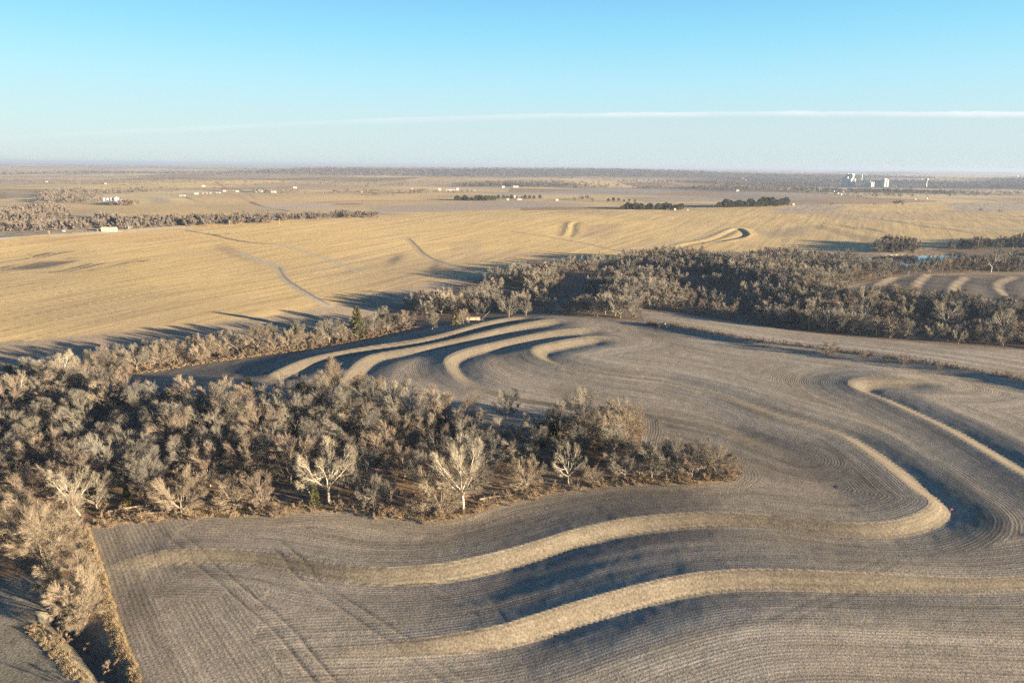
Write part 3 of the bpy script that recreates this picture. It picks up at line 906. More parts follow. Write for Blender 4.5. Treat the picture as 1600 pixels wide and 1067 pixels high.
# trees that stand out: kind, variant, base pixel, top row, width, turn, label
LANDMARK = [
    ('leaning', 0, 126, 806, 722, 1.0, 0.2, 'white barked tree leaning at the wood corner beside the ploughed field', 'cottonwood_tree'),
    ('round', 0, 152, 797, 730, .9, 1.0, 'grey bare tree standing just behind the white leaning tree', 'bare_tree'),
    ('fan', 0, 78, 893, 766, 1.05, .4, 'big fan shaped bare tree on the field corner, yellowish limbs', 'bare_tree'),
    ('fan', 1, 40, 850, 760, 1.05, 2.0, 'tan bare tree half hidden behind the big fan shaped tree', 'bare_tree'),
    ('fan', 1, 112, 935, 858, 1.05, .7, 'rusty tan bushy tree below the big fan shaped tree', 'bare_tree'),
    ('fan', 2, 132, 972, 884, 1.05, 3.0, 'last tan bushy tree of the row, next to the ditch', 'bare_tree'),
    ('fan', 0, 284, 802, 724, 1.0, 1.1, 'dense tan bare tree beside the fallen logs on the wood edge', 'bare_tree'),
    ('tan', 0, 366, 797, 736, 1.0, 4.1, 'tan bare tree between the dense tan tree and the reddish one', 'bare_tree'),
    ('reddish', 1, 408, 796, 728, .9, 2.2, 'reddish bare tree on the wood edge near the small green cedar', 'bare_tree'),
    ('pale', 0, 514, 787, 684, .95, 1.2, 'large pale cottonwood with a broad forked crown behind a small cedar', 'cottonwood_tree'),
    ('leaning', 0, 489, 782, 722, 1.0, 5.9, 'pale broken tree bent over to one side by the small cedar', 'cottonwood_tree'),
    ('round', 1, 583, 796, 737, .85, .3, 'small round bare tree alone on the wood edge', 'bare_tree'),
    ('upright', 0, 611, 788, 742, .8, 1.5, 'thin bare tree next to the small round one', 'bare_tree'),
    ('tan', 2, 690, 804, 720, 1.1, .9, 'low spreading tan tree in front of the tall pale cottonwood', 'bare_tree'),
    ('pale', 1, 724, 797, 684, .9, 2.7, 'tall pale cottonwood with a straight bright trunk on the wood edge', 'cottonwood_tree'),
    ('tan', 0, 822, 768, 709, 1.0, 5.0, 'olive tan bushy tree on the wood edge', 'bare_tree'),
    ('pale', 2, 888, 757, 689, .9, 3.3, 'slender pale grey tree near the start of the tree spur', 'cottonwood_tree'),
    ('reddish', 2, 925, 756, 722, 1.1, .5, 'small reddish tree beside the slender pale grey tree', 'bare_tree'),
    ('round', 2, 976, 750, 684, 1.0, 1.9, 'first bare tree of the spur that juts into the field', 'bare_tree'),
    ('round', 3, 1018, 747, 680, 1.0, 4.4, 'second bare tree of the spur, with a forked trunk', 'bare_tree'),
    ('round', 4, 1062, 744, 684, 1.05, 3.5, 'dark trunked bare tree two from the tip of the spur', 'bare_tree'),
    ('round', 0, 1100, 747, 680, 1.0, 5.4, 'last bare tree at the tip of the spur', 'bare_tree'),
    ('fan', 1, 520, 640, 556, 1.1, 1.7, 'large golden tan tree on the far side of the near wood', 'bare_tree'),
    ('tan', 0, 570, 636, 578, 1.15, 3.9, 'golden tan tree beside the largest golden tan tree by the field strips', 'bare_tree'),
    ('round', 1, 915, 668, 603, 1.15, 2.9, 'broad oak like bare tree at the far corner of the near wood', 'bare_tree'),
    ('shrub', 0, 972, 676, 618, 1.15, 0.9, 'orange tan bush at the far corner of the near wood', 'shrub'),
    ('shrub', 1, 985, 668, 640, 1.2, 2.2, 'low orange brush at the foot of the orange tan bush', 'shrub'),
    ('round', 3, 792, 655, 605, 1.05, 4.9, 'grey bare tree against the striped field behind the wood', 'bare_tree'),
    ('pale', 3, 612, 645, 594, .9, 0.4, 'pale grey tree at the back of the wood below the curved strip', 'cottonwood_tree'),
    ('pale', 0, 680, 652, 606, .9, 2.6, 'small pale grey tree at the back of the wood near the curved bank', 'cottonwood_tree'),
    ('pale', 1, 98, 606, 543, 1.0, 1.2, 'pale vase shaped tree near the grey margin of the golden field', 'cottonwood_tree'),
    ('pale', 2, 30, 650, 575, 1.0, 4.2, 'pale bare tree in the dark wood below the vase shaped tree', 'cottonwood_tree'),
    ('upright', 1, 675, 516, 486, 1.3, .2, 'lone round headed tree at the end of the hedgerow', 'bare_tree'),
    ('round', 2, 795, 497, 457, 1.0, 1.0, 'round crowned tree standing before the creek wood', 'bare_tree'),
    ('round', 4, 822, 494, 466, .9, 2.0, 'smaller round tree beside the round crowned one before the creek wood', 'bare_tree'),
    ('cedar', 1, 493, 790, 758, 1.0, 0, 'small green cedar at the foot of the pale forked cottonwood', 'cedar_tree'),
    ('cedar', 0, 559, 527, 480, 1.1, 0, 'tall dark cedar standing out of the hedgerow', 'cedar_tree'),
    ('cedar', 1, 711, 509, 486, 1.1, 0, 'olive cedar beside the old wagon at the field end', 'cedar_tree'),
    ('shrub', 2, 722, 508, 482, 1.0, 1, 'brown bush between the olive cedar and the old wagon', 'shrub'),
    ('tan', 2, 1295, 556, 531, 1.1, 1, 'orange tan bush on the grassy ridge between the fields', 'shrub'),
    ('round', 5, 1040, 747, 680, 1.05, 2.2, 'bare tree in the middle of the spur between the forked and the dark one', 'bare_tree'),
    ('reddish', 1, 1080, 747, 684, 1.05, 1.2, 'reddish brown tree of the spur beside the dark trunked one', 'bare_tree'),
    ("tan", 0, 1118, 744, 692, 1.0, 2.9, 'low tan bush tree at the very point of the spur', 'bare_tree'),
    ('round', 1, 998, 746, 688, 1.05, .7, 'narrowly set bare tree between the first two of the spur', 'bare_tree'),
    ('shrub', 0, 1350, 562, 548, 1.1, 2, 'pale orange bush on the grassy ridge, next past the largest one', 'shrub'),
    ('shrub', 1, 1385, 567, 553, 1.1, 3, 'smaller orange bush in the middle of the brushy ridge', 'shrub'),
    ('shrub', 2, 1412, 571, 552, 1.1, 4, 'round orange bush of the close pair on the brushy ridge', 'shrub'),
    ('shrub', 0, 1466, 580, 566, 1.1, 5, 'last orange bush standing alone on the brushy ridge', 'shrub'),
    ('upright', 2, 1240, 478, 442, 1.1, 0, 'dark limbed bare tree above the creek wood near the small terraced field', 'bare_tree'),
    ('pale', 3, 1352, 492, 444, 1.0, 2, 'pale tree with dark lower limbs in front of the small terraced field', 'cottonwood_tree'),
    ('pale', 0, 1475, 520, 462, 1.0, 3, 'tallest pale tree of the creek wood under the terraced field', 'cottonwood_tree'),
    ('pale', 2, 1570, 530, 480, 1.1, 4, 'pale spreading tree with dark crooked limbs at the creek', 'cottonwood_tree'),
    ('pale', 1, 1548, 425, 388, 1.3, 1, 'broad pale cottonwood beyond the terraced field', 'cottonwood_tree'),
    ('cedar', 2, 1578, 424, 412, 1.2, 0, 'small dark cedar by the broad pale cottonwood', 'cedar_tree'),
]
land_pos = []
for (k, v, px, py, top, w_, rz, lab, nm) in LANDMARK:
    x, y, h = height_from(px, py, top)
    add_tree(k, v, x, y, h, rz, nm, lab, cat='shrub' if nm == 'shrub' else 'tree', wide=w_)
    land_pos.append((x, y, px, py, lab))
REF = {0: 'the white leaning tree', 2: 'the big fan shaped tree', 6: 'the dense tan edge tree', 8: 'the reddish edge tree', 9: 'the forked pale cottonwood', 11: 'the small round edge tree', 14: 'the tall straight cottonwood',
       15: 'the olive tan tree', 16: 'the slender pale tree', 19: 'the spur trees', 22: 'the golden tan trees', 24: 'the oak-like corner tree', 27: 'the grey strip-side tree', 28: 'the pale curved-strip tree', 30: 'the vase-shaped pale tree', 31: 'the pale dark-wood tree'}

taken = set()
def describe(x, y, look, h):
    """a label that says which tree it is by its look and its place beside a tree one can find"""
    c = sorted(REF, key=lambda i: (land_pos[i][0] - x) ** 2 + (land_pos[i][1] - y) ** 2)
    size = 'low' if h < 8.5 else 'tall' if h > 13 else 'mid-height'
    for i in c[:6]:
        dx, dy = x - land_pos[i][0], y - land_pos[i][1]
        d = math.hypot(dx, dy)
        if abs(dy) > 1.6 * abs(dx): way = 'behind' if dy > 0 else 'before'
        elif abs(dx) > 1.6 * abs(dy): way = 'right of' if dx > 0 else 'left of'
        else: way = ('behind, ' if dy > 0 else 'before, ') + ('right of' if dx > 0 else 'left of')
        far_ = 'close' if d < 9 else 'one crown' if d < 15 else 'two crowns' if d < 22 else 'three crowns' if d < 30 else 'four crowns' if d < 38 else 'five crowns' if d < 47 else 'well away,'
        s = f"{size} {look} {far_} {way} {REF[i]}"
        if s not in taken:
            taken.add(s)
            return s
    return s

def scatter_in(poly, n, gap, avoid, seed, tries=30000):
    g = np.random.default_rng(seed)
    lo, hi = poly.min(0), poly.max(0)
    P = [np.array(a[:2]) for a in avoid]
    out = []
    cand = g.uniform(lo, hi, (tries, 2))
    ok = inside(cand[:, 0], cand[:, 1], poly)
    grid = {}
    def key(p): return (int(p[0] // gap), int(p[1] // gap))
    for p in P: grid.setdefault(key(p), []).append(p)
    for p in cand[ok]:
        kx, ky = key(p)
        if any(np.hypot(*(p - q)) < gap for i in (-1, 0, 1) for j in (-1, 0, 1) for q in grid.get((kx + i, ky + j), ())):
            continue
        grid.setdefault((kx, ky), []).append(p)
        out.append(p)
        if len(out) >= n: break
    return np.array(out)

# the near wood, tree by tree
def shrink_pts(pts, edge, gap):
    d, s, a = line_dist(pts[:, 0], pts[:, 1], edge)
    return pts[d > gap]
P_WOODTREES = np.vstack((WOOD_EDGE[:-1], world_poly([(150, 622), (60, 616), (0, 612), (-120, 640), (-200, 760), (-120, 850), (-10, 850), (20, 820), (118, 800)])))
pts = shrink_pts(scatter_in(P_WOODTREES, 330, 8.3, [(p[0], p[1]) for p in land_pos], 5), WOOD_EDGE, 2.5)
g = np.random.default_rng(77)
LOOKS = [('round', 'grey brown bare tree', .62), ('upright', 'narrow grey bare tree', .12), ('reddish', 'reddish brown bare tree', .14), ('tan', 'tan bare tree', .10), ('pale', 'pale limbed tree', .02)]
n_near = 0
for p in pts:
    # leave the clearing behind the logs and keep the spur thin
    if n_near >= 235: break
    k = g.choice(len(LOOKS), p=[l_[2] for l_ in LOOKS])
    kind, look, _ = LOOKS[k]
    h = float(g.uniform(10.5, 15.0)) * (1.05 if kind == 'pale' else .92 if kind == 'tan' else 1)
    add_tree(kind, int(g.integers(0, 9)), p[0], p[1], h, float(g.uniform(0, 6.28)), 'cottonwood_tree' if kind == 'pale' else 'bare_tree', describe(p[0], p[1], look, h), 'bare trees of the near wood', wide=float(g.uniform(1.0, 1.35)))
    n_near += 1
# cedars under them
for (px, py, top, v) in ((315, 690, 655, 1), (905, 705, 660, 2), (865, 690, 650, 1), (845, 700, 660, 2), (930, 690, 655, 1), (175, 760, 725, 2), (20, 600, 570, 1), (45, 605, 580, 2), (690, 668, 635, 2), (390, 615, 590, 1), (255, 640, 615, 2), (200, 790, 760, 1)):
    x, y, h = height_from(px, py, top)
    near_ref = min(REF, key=lambda i: (land_pos[i][0] - x) ** 2 + (land_pos[i][1] - y) ** 2)
    add_tree('cedar', v, x, y, h, px * .1, 'cedar_tree', describe(x, y, 'dark green cedar', h), 'cedars in the near wood', wide=1.1)

# hedgerow between the golden field and the near field
HEDGE = world_line([(110, 606), (165, 590), (230, 578), (300, 566), (370, 556), (430, 549), (500, 540), (560, 528), (600, 520), (650, 508)], 2)
g = np.random.default_rng(31)
hl_n = len(HEDGE)
SPOT = ['by the wood end of the hedgerow', 'where the hedgerow shadows lie widest', 'in the hedgerow above the ploughed headland', 'in the middle of the hedgerow', 'in the hedgerow short of the tall dark cedar', 'in the hedgerow past the tall dark cedar', 'at the thin far end of the hedgerow']
hseen = set()
t = 0.0
while t < hl_n - 2:
    c = HEDGE[int(t)]
    nrm = np.array((-(HEDGE[min(int(t) + 1, hl_n - 1)] - c)[1], (HEDGE[min(int(t) + 1, hl_n - 1)] - c)[0])); nrm = unit(nrm)
    for rep in range(2):
        off = g.uniform(0, 5) + rep * 6
        p = c + nrm * off + g.normal(size=2) * .8
        k = g.choice(4, p=[.35, .25, .2, .2])
        kind, look = (('round', 'grey brown bare tree'), ('upright', 'narrow bare tree'), ('reddish', 'reddish bare tree'), ('tan', 'tan bushy tree'))[k]
        h = float(g.uniform(7, 12.5)) * (.85 if kind == 'tan' else 1)
        spot = SPOT[min(6, int(t / hl_n * 7))]
        size = 'small' if h < 7.5 else 'lowish' if h < 9 else 'tall' if h > 11 else 'mid-height'
        wide_ = float(g.uniform(.85, 1.15))
        lab = f"{size} {'broad' if wide_ > 1 else 'slim'} {look} {spot}, {'field-side' if rep == 0 else 'creek-side'}"
        if lab in hseen:
            lab = 'farther ' + lab
        hseen.add(lab)
        add_tree(kind, int(g.integers(0, 9)), p[0], p[1], h, float(g.uniform(0, 6.28)), 'hedgerow_tree', lab, 'trees of the hedgerow', wide=wide_)
    t += g.uniform(2.0, 3.4)

# ------------------------------------------------------------------ woods too far or too many: one object each
M_TWIG_MID = simple_mat('creek_twigs', (.20, .176, .142), .9, .25, .3, rand=.9, c2=(.15, .135, .115))
def far_proto(name, seed, H, mat, tw, kids=(5, 6, 14), limbs=7, spread=.8, trunk=.18, r=.22, twig_l=.085):
    w_, f_ = fit(grow(seed, H=H, kids=kids, limbs=limbs, spread=spread, trunk=trunk, twig_r=tw, trunk_r=r, twig_l=twig_l), H)
    w_.add(f_)
    return bpy.data.objects.new(name, w_.mesh(name, mat, False))
FAR_BARE = [far_proto('bare_tree_source', 900 + i, 12, M_TWIG_MID if i % 4 else M_TWIG_RED, .021) for i in range(6)] + [far_proto('bare_tree_source', 950, 13, M_PALE_TWIG, .026)]
DIST_BARE = [far_proto('distant_tree_source', 970 + i, 11, M_FARTWIG, .10, kids=(3, 3, 7), limbs=6, twig_l=.12) for i in range(3)]
def clump_proto(seed, H, mat):
    g = np.random.default_rng(seed)
    s = Soup()
    for i in range(420):
        t = g.random() ** .7
        th = g.uniform(0, 6.283)
        rr = H * .36 * math.sqrt(g.uniform(.2, 1)) * (math.sin(math.pi * (t * .8 + .15)))
        p = np.array((rr * math.cos(th), rr * math.sin(th), H * (.03 + .92 * t)))
        d = unit(np.array((math.cos(th), math.sin(th), .6)) + g.normal(size=3) * .4)
        s.prism(p, p + d * H * .13, H * .035, 0, 3)
    s.prism(np.array((0, 0, -.2)), np.array((0, 0, H * .6)), .2, .05, 5)
    return s.mesh('crown', mat, False), bpy.data.objects.new('evergreen_source', s.mesh('evergreen', mat, False))
EVER = [clump_proto(60 + i, 9, M_FAREVER) for i in range(3)]

def stuff(name, xyz, scale, sources, seed=0):
    """one object: a point for every plant, the plant drawn at each by geometry nodes"""
    n = len(xyz)
    me = bpy.data.meshes.new(name)
    me.from_pydata(np.asarray(xyz, float).tolist(), [], [])
    g = np.random.default_rng(seed)
    a = me.attributes.new('size', 'FLOAT', 'POINT'); a.data.foreach_set('value', np.asarray(scale, np.float32))
    a = me.attributes.new('turn', 'FLOAT', 'POINT'); a.data.foreach_set('value', g.uniform(0, 6.283, n).astype(np.float32))
    a = me.attributes.new('pick', 'INT', 'POINT'); a.data.foreach_set('value', g.integers(0, len(sources), n).astype(np.int32))
    o = bpy.data.objects.new(name, me)
    col.objects.link(o)
    o['kind'] = 'stuff'
    ng = bpy.data.node_groups.new(name, 'GeometryNodeTree')
    ng.interface.new_socket('Geometry', in_out='INPUT', socket_type='NodeSocketGeometry')
    ng.interface.new_socket('Geometry', in_out='OUTPUT', socket_type='NodeSocketGeometry')
    N, L = ng.nodes, ng.links
    gi, go = N.new('NodeGroupInput'), N.new('NodeGroupOutput')
    iop = N.new('GeometryNodeInstanceOnPoints')
    iop.inputs['Pick Instance'].default_value = True
    L.new(gi.outputs[0], iop.inputs['Points'])
    jn_ = N.new('GeometryNodeJoinGeometry')
    for s in reversed(sources):
        oi = N.new('GeometryNodeObjectInfo')
        oi.inputs['Object'].default_value = s
        oi.inputs['As Instance'].default_value = True
        L.new(oi.outputs['Geometry'], jn_.inputs[0])
    L.new(jn_.outputs[0], iop.inputs['Instance'])
    def attr(nm, t):
        q = N.new('GeometryNodeInputNamedAttribute'); q.data_type = t; q.inputs['Name'].default_value = nm
        return q.outputs['Attribute']
    L.new(attr('pick', 'INT'), iop.inputs['Instance Index'])
    cx = N.new('ShaderNodeCombineXYZ'); L.new(attr('turn', 'FLOAT'), cx.inputs[2])
    L.new(cx.outputs[0], iop.inputs['Rotation'])
    L.new(attr('size', 'FLOAT'), iop.inputs['Scale'])
    L.new(iop.outputs[0], go.inputs[0])
    md = o.modifiers.new('plants', 'NODES'); md.node_group = ng
    return o

# creek woodland
P_CW1 = world_poly([(655, 500), (700, 492), (750, 492), (800, 482), (850, 489), (960, 497), (1000, 500), (1001, 484), (1060, 487), (1200, 508), (1300, 521), (1480, 536), (1650, 548), (2100, 600), (2100, 510), (1750, 486), (1600, 490), (1450, 478), (1300, 474), (1272, 460), (1320, 446), (1400, 431), (1520, 426), (1660, 423), (2000, 435), (2000, 410), (1600, 411), (1520, 414), (1480, 421), (1390, 421), (1335, 410), (1150, 404), (970, 411), (860, 424), (750, 443), (680, 464), (650, 480)])
cw = scatter_in(P_CW1, 1700, 5.4, [(p[0], p[1]) for p in land_pos], 9, 60000)
cw = cw[~inside(cw[:, 0], cw[:, 1], POND)]
P_SIGHT = world_poly([(1330, 400), (1500, 394), (1500, 419), (1480, 426), (1350, 426)])
keep_ = ~inside(cw[:, 0], cw[:, 1], P_SIGHT) | (rng.random(len(cw)) < .85)
cw = cw[keep_]
cw_n = fbm(cw[:, 0], cw[:, 1], 42, 43, 2)
k_ = cw_n > -.17 + .10 * rng.random(len(cw))
cw, cw_n = cw[k_], cw_n[k_]
g = np.random.default_rng(8)
def with_z(p): return np.column_stack((p, ground_z(p[:, 0], p[:, 1])))
stuff('creek_woodland', with_z(cw), np.clip(g.uniform(.55, 1.0, len(cw)) + 1.1 * cw_n, .4, 1.2), FAR_BARE, 3)

# brush and dry grass (nobody could count it)
def tuft(seed, n, H, R, mat, r):
    g = np.random.default_rng(seed); s = Soup()
    for i in range(n):
        th, q = g.uniform(0, 6.283), R * math.sqrt(g.random())
        p = np.array((q * math.cos(th), q * math.sin(th), -.05))
        d = unit(np.array((math.cos(th) * .5, math.sin(th) * .5, 1.0)) + g.normal(size=3) * .3)
        s.prism(p, p + d * H * g.uniform(.5, 1.1), r, 0, 3)
    return bpy.data.objects.new('tuft_source', s.mesh('tuft', mat, False))
GRASS = [tuft(1, 60, .75, .6, M_GRASS, .03), tuft(2, 50, .9, .5, M_GRASS, .03)]
BRUSH = [far_proto('brush_source', 880 + i, 2.6, M_BRUSH, .012, kids=(3, 3, 8), limbs=5, trunk=.08, r=.04, twig_l=.12) for i in range(3)]
def along(line, n, wlo, whi, seed):
    g = np.random.default_rng(seed)
    i = g.integers(0, len(line) - 1, n)
    f = g.random(n)[:, None]
    c = line[i] * (1 - f) + line[i + 1] * f
    d = line[i + 1] - line[i]; nr = np.column_stack((-d[:, 1], d[:, 0])) / (np.linalg.norm(d, axis=1)[:, None] + 1e-9)
    return c + nr * g.uniform(wlo, whi, n)[:, None]
gr = np.vstack((along(WOOD_EDGE, 3000, -2.0, 2.0, 1), along(FIELD_EDGE, 700, -1.0, 1.0, 2), along(DITCH, 260, -4.5, -2, 3), along(TERR[6]['line'], 900, -1.5, 1.5, 4), along(HEDGE, 900, -6, -1, 5)))
g = np.random.default_rng(5)
stuff('dry_grass', with_z(gr), g.uniform(.3, .75, len(gr)), GRASS, 4)
br = scatter_in(P_WOODTREES, 900, 3.2, [], 15, 40000)
br = np.vstack((br, along(WOOD_EDGE, 300, -3.5, .5, 7), along(HEDGE, 420, -2, 12, 8), along(TERR[6]['line'], 520, -1.6, 1.6, 9), along(DITCH, 14, -4, 4, 10)))
stuff('undergrowth', with_z(br), g.uniform(.5, 1.15, len(br)), BRUSH, 6)

# distant woods: along the far draws, the bluff, the river
def far_pts(px_polys, n, seed):
    g = np.random.default_rng(seed); out = []
    for poly, k in px_polys:
        P = np.array(poly, float)
        lo, hi = P.min(0), P.max(0)
        got = 0
        for _ in range(k * 8):
            q = g.uniform(lo, hi)
            if inside(np.array([q[0]]), np.array([q[1]]), P)[0]:
                out.append(at(*q)); got += 1
                if got >= k: break
    return np.array(out)
fp = far_pts([
    ([(0, 352), (60, 345), (110, 340), (112, 325), (60, 322), (0, 330)], 260), ([(0, 362), (100, 361), (170, 358), (215, 360), (160, 350), (60, 355), (0, 352)], 90),
    ([(150, 343), (180, 350), (190, 357), (300, 354), (430, 349), (420, 340), (300, 343), (200, 348), (160, 336)], 260), ([(430, 346), (480, 344), (590, 341), (590, 337), (440, 340)], 70),
    ([(60, 318), (160, 318), (160, 305), (280, 300), (280, 294), (100, 296), (60, 302)], 260), ([(170, 322), (215, 322), (215, 317), (175, 318)], 25),
    ([(1370, 396), (1430, 395), (1432, 385), (1385, 380), (1370, 388)], 90), ([(1480, 392), (1600, 388), (1700, 388), (1700, 374), (1590, 376), (1485, 386)], 110),
    ([(1060, 299), (1200, 300), (1340, 309), (1600, 306), (1700, 304), (1700, 298), (1350, 300), (1200, 292), (1060, 293)], 300), ([(0, 288), (560, 293), (1050, 291), (1050, 285), (560, 284), (0, 277)], 520), ([(330, 299), (480, 303), (480, 300), (330, 296)], 45), ([(520, 304), (640, 304), (760, 301), (640, 300), (520, 300)], 50),
    ([(580, 306), (615, 308), (612, 302), (570, 300)], 16), ([(890, 313), (930, 316), (925, 308), (890, 310)], 14), ([(1395, 322), (1412, 322), (1410, 318), (1396, 318)], 5)], 0, 3)
stuff('distant_trees', fp - np.array((0, 0, .3)), np.random.default_rng(2).uniform(.5, .95, len(fp)), DIST_BARE, 7)

def far_field(seed, n):
    g = np.random.default_rng(seed)
    a = np.radians(g.uniform(-42, 42, n))
    r = 2300 * np.exp(g.random(n) * math.log(14000 / 2300))
    x, y = r * np.sin(a), r * np.cos(a)
    w_ = smooth(.04, .12, fbm(x, y, 1700, 91, 3) + .05 * smooth(2500, 3600, r))
    w_ = np.maximum(w_, np.exp(-((y - 5000) / 800) ** 2) * smooth(-2600, -1300, x) * (1 - smooth(1000, 2600, x)))
    az = np.degrees(np.arctan2(x, y))
    w_ = np.where((az > 24.5) & (az < 31) & (r > 2500) & (r < 3900), w_ * .25, w_)
    k = g.random(n) < w_
    return np.column_stack((x[k], y[k], macro(x[k], y[k]))), r[k]
ff, fr = far_field(4, 52000)
stuff('far_woods', ff, np.random.default_rng(3).uniform(.6, .95, len(ff)) * (1 + fr / 14000), DIST_BARE, 8)

# evergreen shelter belts: tree by tree
def evergreen(px, py, h, label, group, v, sc=1.0):
    p = at(px, py)
    h *= math.hypot(*p[:2]) / F
    me = EVER[v % 3][0]
    o = bpy.data.objects.new('evergreen_tree', me)
    col.objects.link(o)
    o.location = p - np.array((0, 0, .2))
    o.scale = (h / 9 * sc, h / 9 * sc, h / 9)
    o.rotation_euler = (0, 0, px)
    o['label'], o['category'], o['group'] = label, 'tree', group
ORD = 'first second third fourth fifth sixth seventh eighth ninth tenth eleventh twelfth thirteenth fourteenth fifteenth sixteenth'.split()
def nth(i, n):
    return f"{ORD[i]} from the left end" if i < (n + 1) // 2 else f"{ORD[n - 1 - i]} from the right end"
g = np.random.default_rng(12)
for (x0, x1, y0, y1, n, lab, grp, hh) in ((972, 1070, 327, 328, 24, 'dark evergreen of the farmhouse row on the golden hill', 'farmhouse evergreens', 9.5), (1122, 1232, 324, 322, 30, 'dark evergreen in the long shelter belt', 'long shelter belt', 12.5),
                                     (712, 775, 313.5, 313.5, 22, 'dark evergreen in the clipped row by the white farm', 'clipped evergreen row', 7.5), (780, 850, 311, 311, 10, 'dark evergreen behind the white farm', 'evergreens behind the white farm', 6),
                                     (330, 352, 347, 347, 4, 'green spruce in the woodlot', 'spruces in the woodlot', 9), (948, 1000, 315, 316, 6, 'small dark cedar on the pale slope', 'cedars on the pale slope', 5)):
    for i in range(n):
        f = (i + g.uniform(-.3, .3)) / n
        evergreen(x0 + (x1 - x0) * f, y0 + (y1 - y0) * f + g.uniform(-1.2, .6), hh * g.uniform(.55, 1.1), f'{lab}, {nth(i, n)}', grp, i, 1.2)
# single bare trees on the far fields
for (px, py, top, lab) in ((1369, 395, 372, 'lone dark bare tree at the shadow end of the copse by the pond'), (1298, 322, 316, 'small bare tree standing by itself on the pale far field'), (1366, 321, 316, 'tiny bare tree on the far edge of the golden field'), (1532, 331, 324, 'tiny bare tree on the grey far field'), (1562, 332, 327, 'tiny bare tree beyond the grey far field'), (1082, 314, 309, 'tiny bare tree alone behind the farmhouse'), (355, 369, 365, 'small bush beside the dark lane in the golden field')):
    x, y, h = height_from(px, py, top)
    add_tree('round', int(px) % 5, x, y, max(4, h), px, 'bare_tree', lab, wide=1.1, z=float(macro(x, y)))

# ------------------------------------------------------------------ pond
pz = POND_Z
me = bpy.data.meshes.new('pond_water')
c0 = POND.mean(0)
pv = [(*(c0 + (p - c0) * 1.06), pz) for p in spline(np.vstack((POND, POND[:1])), 6)[:-1]]
me.from_pydata(pv, [], [tuple(range(len(pv)))])
mw, n, l = new_mat('pond_water')
o_, b_ = n.new('ShaderNodeOutputMaterial'), n.new('ShaderNodeBsdfPrincipled')
b_.inputs['Base Color'].default_value = (.03, .05, .07, 1); b_.inputs['Roughness'].default_value = .06
l.new(b_.outputs[0], o_.inputs[0])
me.materials.append(mw)
pond = bpy.data.objects.new('pond_water', me); col.objects.link(pond); pond['kind'] = 'structure'

# ------------------------------------------------------------------ buildings, vehicle, small things
M_WHITE = simple_mat('white_paint', (.31, .31, .30), .6, .06, .3)
M_CREAM = simple_mat('cream_metal', (.42, .375, .255), .5, .08, .4)
M_ROOFG = simple_mat('grey_roof', (.30, .30, .31), .6, .15, .4)
M_ROOFD = simple_mat('dark_roof', (.07, .065, .07), .8, .2, .5)
M_STEEL = simple_mat('galvanised_steel', (.50, .53, .55), .4, .15, .5, metal=.4)
M_CONC = simple_mat('pale_concrete', (.44, .425, .385), .8, .12, .05)
M_GLASS = simple_mat('dark_window', (.03, .035, .04), .2, .1, 1)
M_WOOD = simple_mat('weathered_wood', (.30, .24, .17), .9, .3, 1)
M_BLACK = simple_mat('dark_paint', (.03, .035, .04), .35, .1, 1)
M_LOG = simple_mat('dead_wood', (.20, .17, .13), .9, .3, 2)
M_WAGON = simple_mat('faded_cream_paint', (.26, .235, .165), .8, .2, 1)
M_RUBBER = simple_mat('tyre_rubber', (.02, .02, .02), .9, .1, 1)
M_RUST = simple_mat('rusty_red', (.17, .085, .06), .85, .35, 1.5)
M_REDF = simple_mat('red_plastic', (.30, .03, .035), .5, .1, 2)

def meshobj(name, verts, faces, mat, parent=None, loc=None):
    me = bpy.data.meshes.new(name)
    me.from_pydata([tuple(map(float, v)) for v in verts], [], faces)
    me.materials.append(mat)
    o = bpy.data.objects.new(name, me)
    col.objects.link(o)
    if parent is not None: o.parent = parent
    if loc is not None: o.location = loc
    return o
def box(x0, x1, y0, y1, z0, z1):
    v = [(x, y, z) for z in (z0, z1) for (x, y) in ((x0, y0), (x1, y0), (x1, y1), (x0, y1))]
    return v, [(3, 2, 1, 0), (4, 5, 6, 7), (0, 1, 5, 4), (1, 2, 6, 5), (2, 3, 7, 6), (3, 0, 4, 7)]
def merge(parts):
    V, Fc = [], []
    for v, f in parts:
        b = len(V); V += list(v); Fc += [tuple(i + b for i in q) for q in f]
    return V, Fc
def cyl(x, y, z0, z1, r0, r1=None, k=16):
    r1 = r0 if r1 is None else r1
    v = [(x + r * math.cos(2 * math.pi * i / k), y + r * math.sin(2 * math.pi * i / k), z) for z, r in ((z0, r0), (z1, r1)) for i in range(k)]
    f = [(i, (i + 1) % k, k + (i + 1) % k, k + i) for i in range(k)] + [tuple(range(k))[::-1], tuple(range(k, 2 * k))]
    return v, f
def root(name, px, py, label, cat, group=None, rz=0, pos=None):
    e = bpy.data.objects.new(name, None)
    col.objects.link(e)
    p = at(px, py) if pos is None else pos
    e.location = p
    e.rotation_euler = (0, 0, rz)
    e['label'], e['category'] = label, cat
    if group: e['group'] = group
    return e
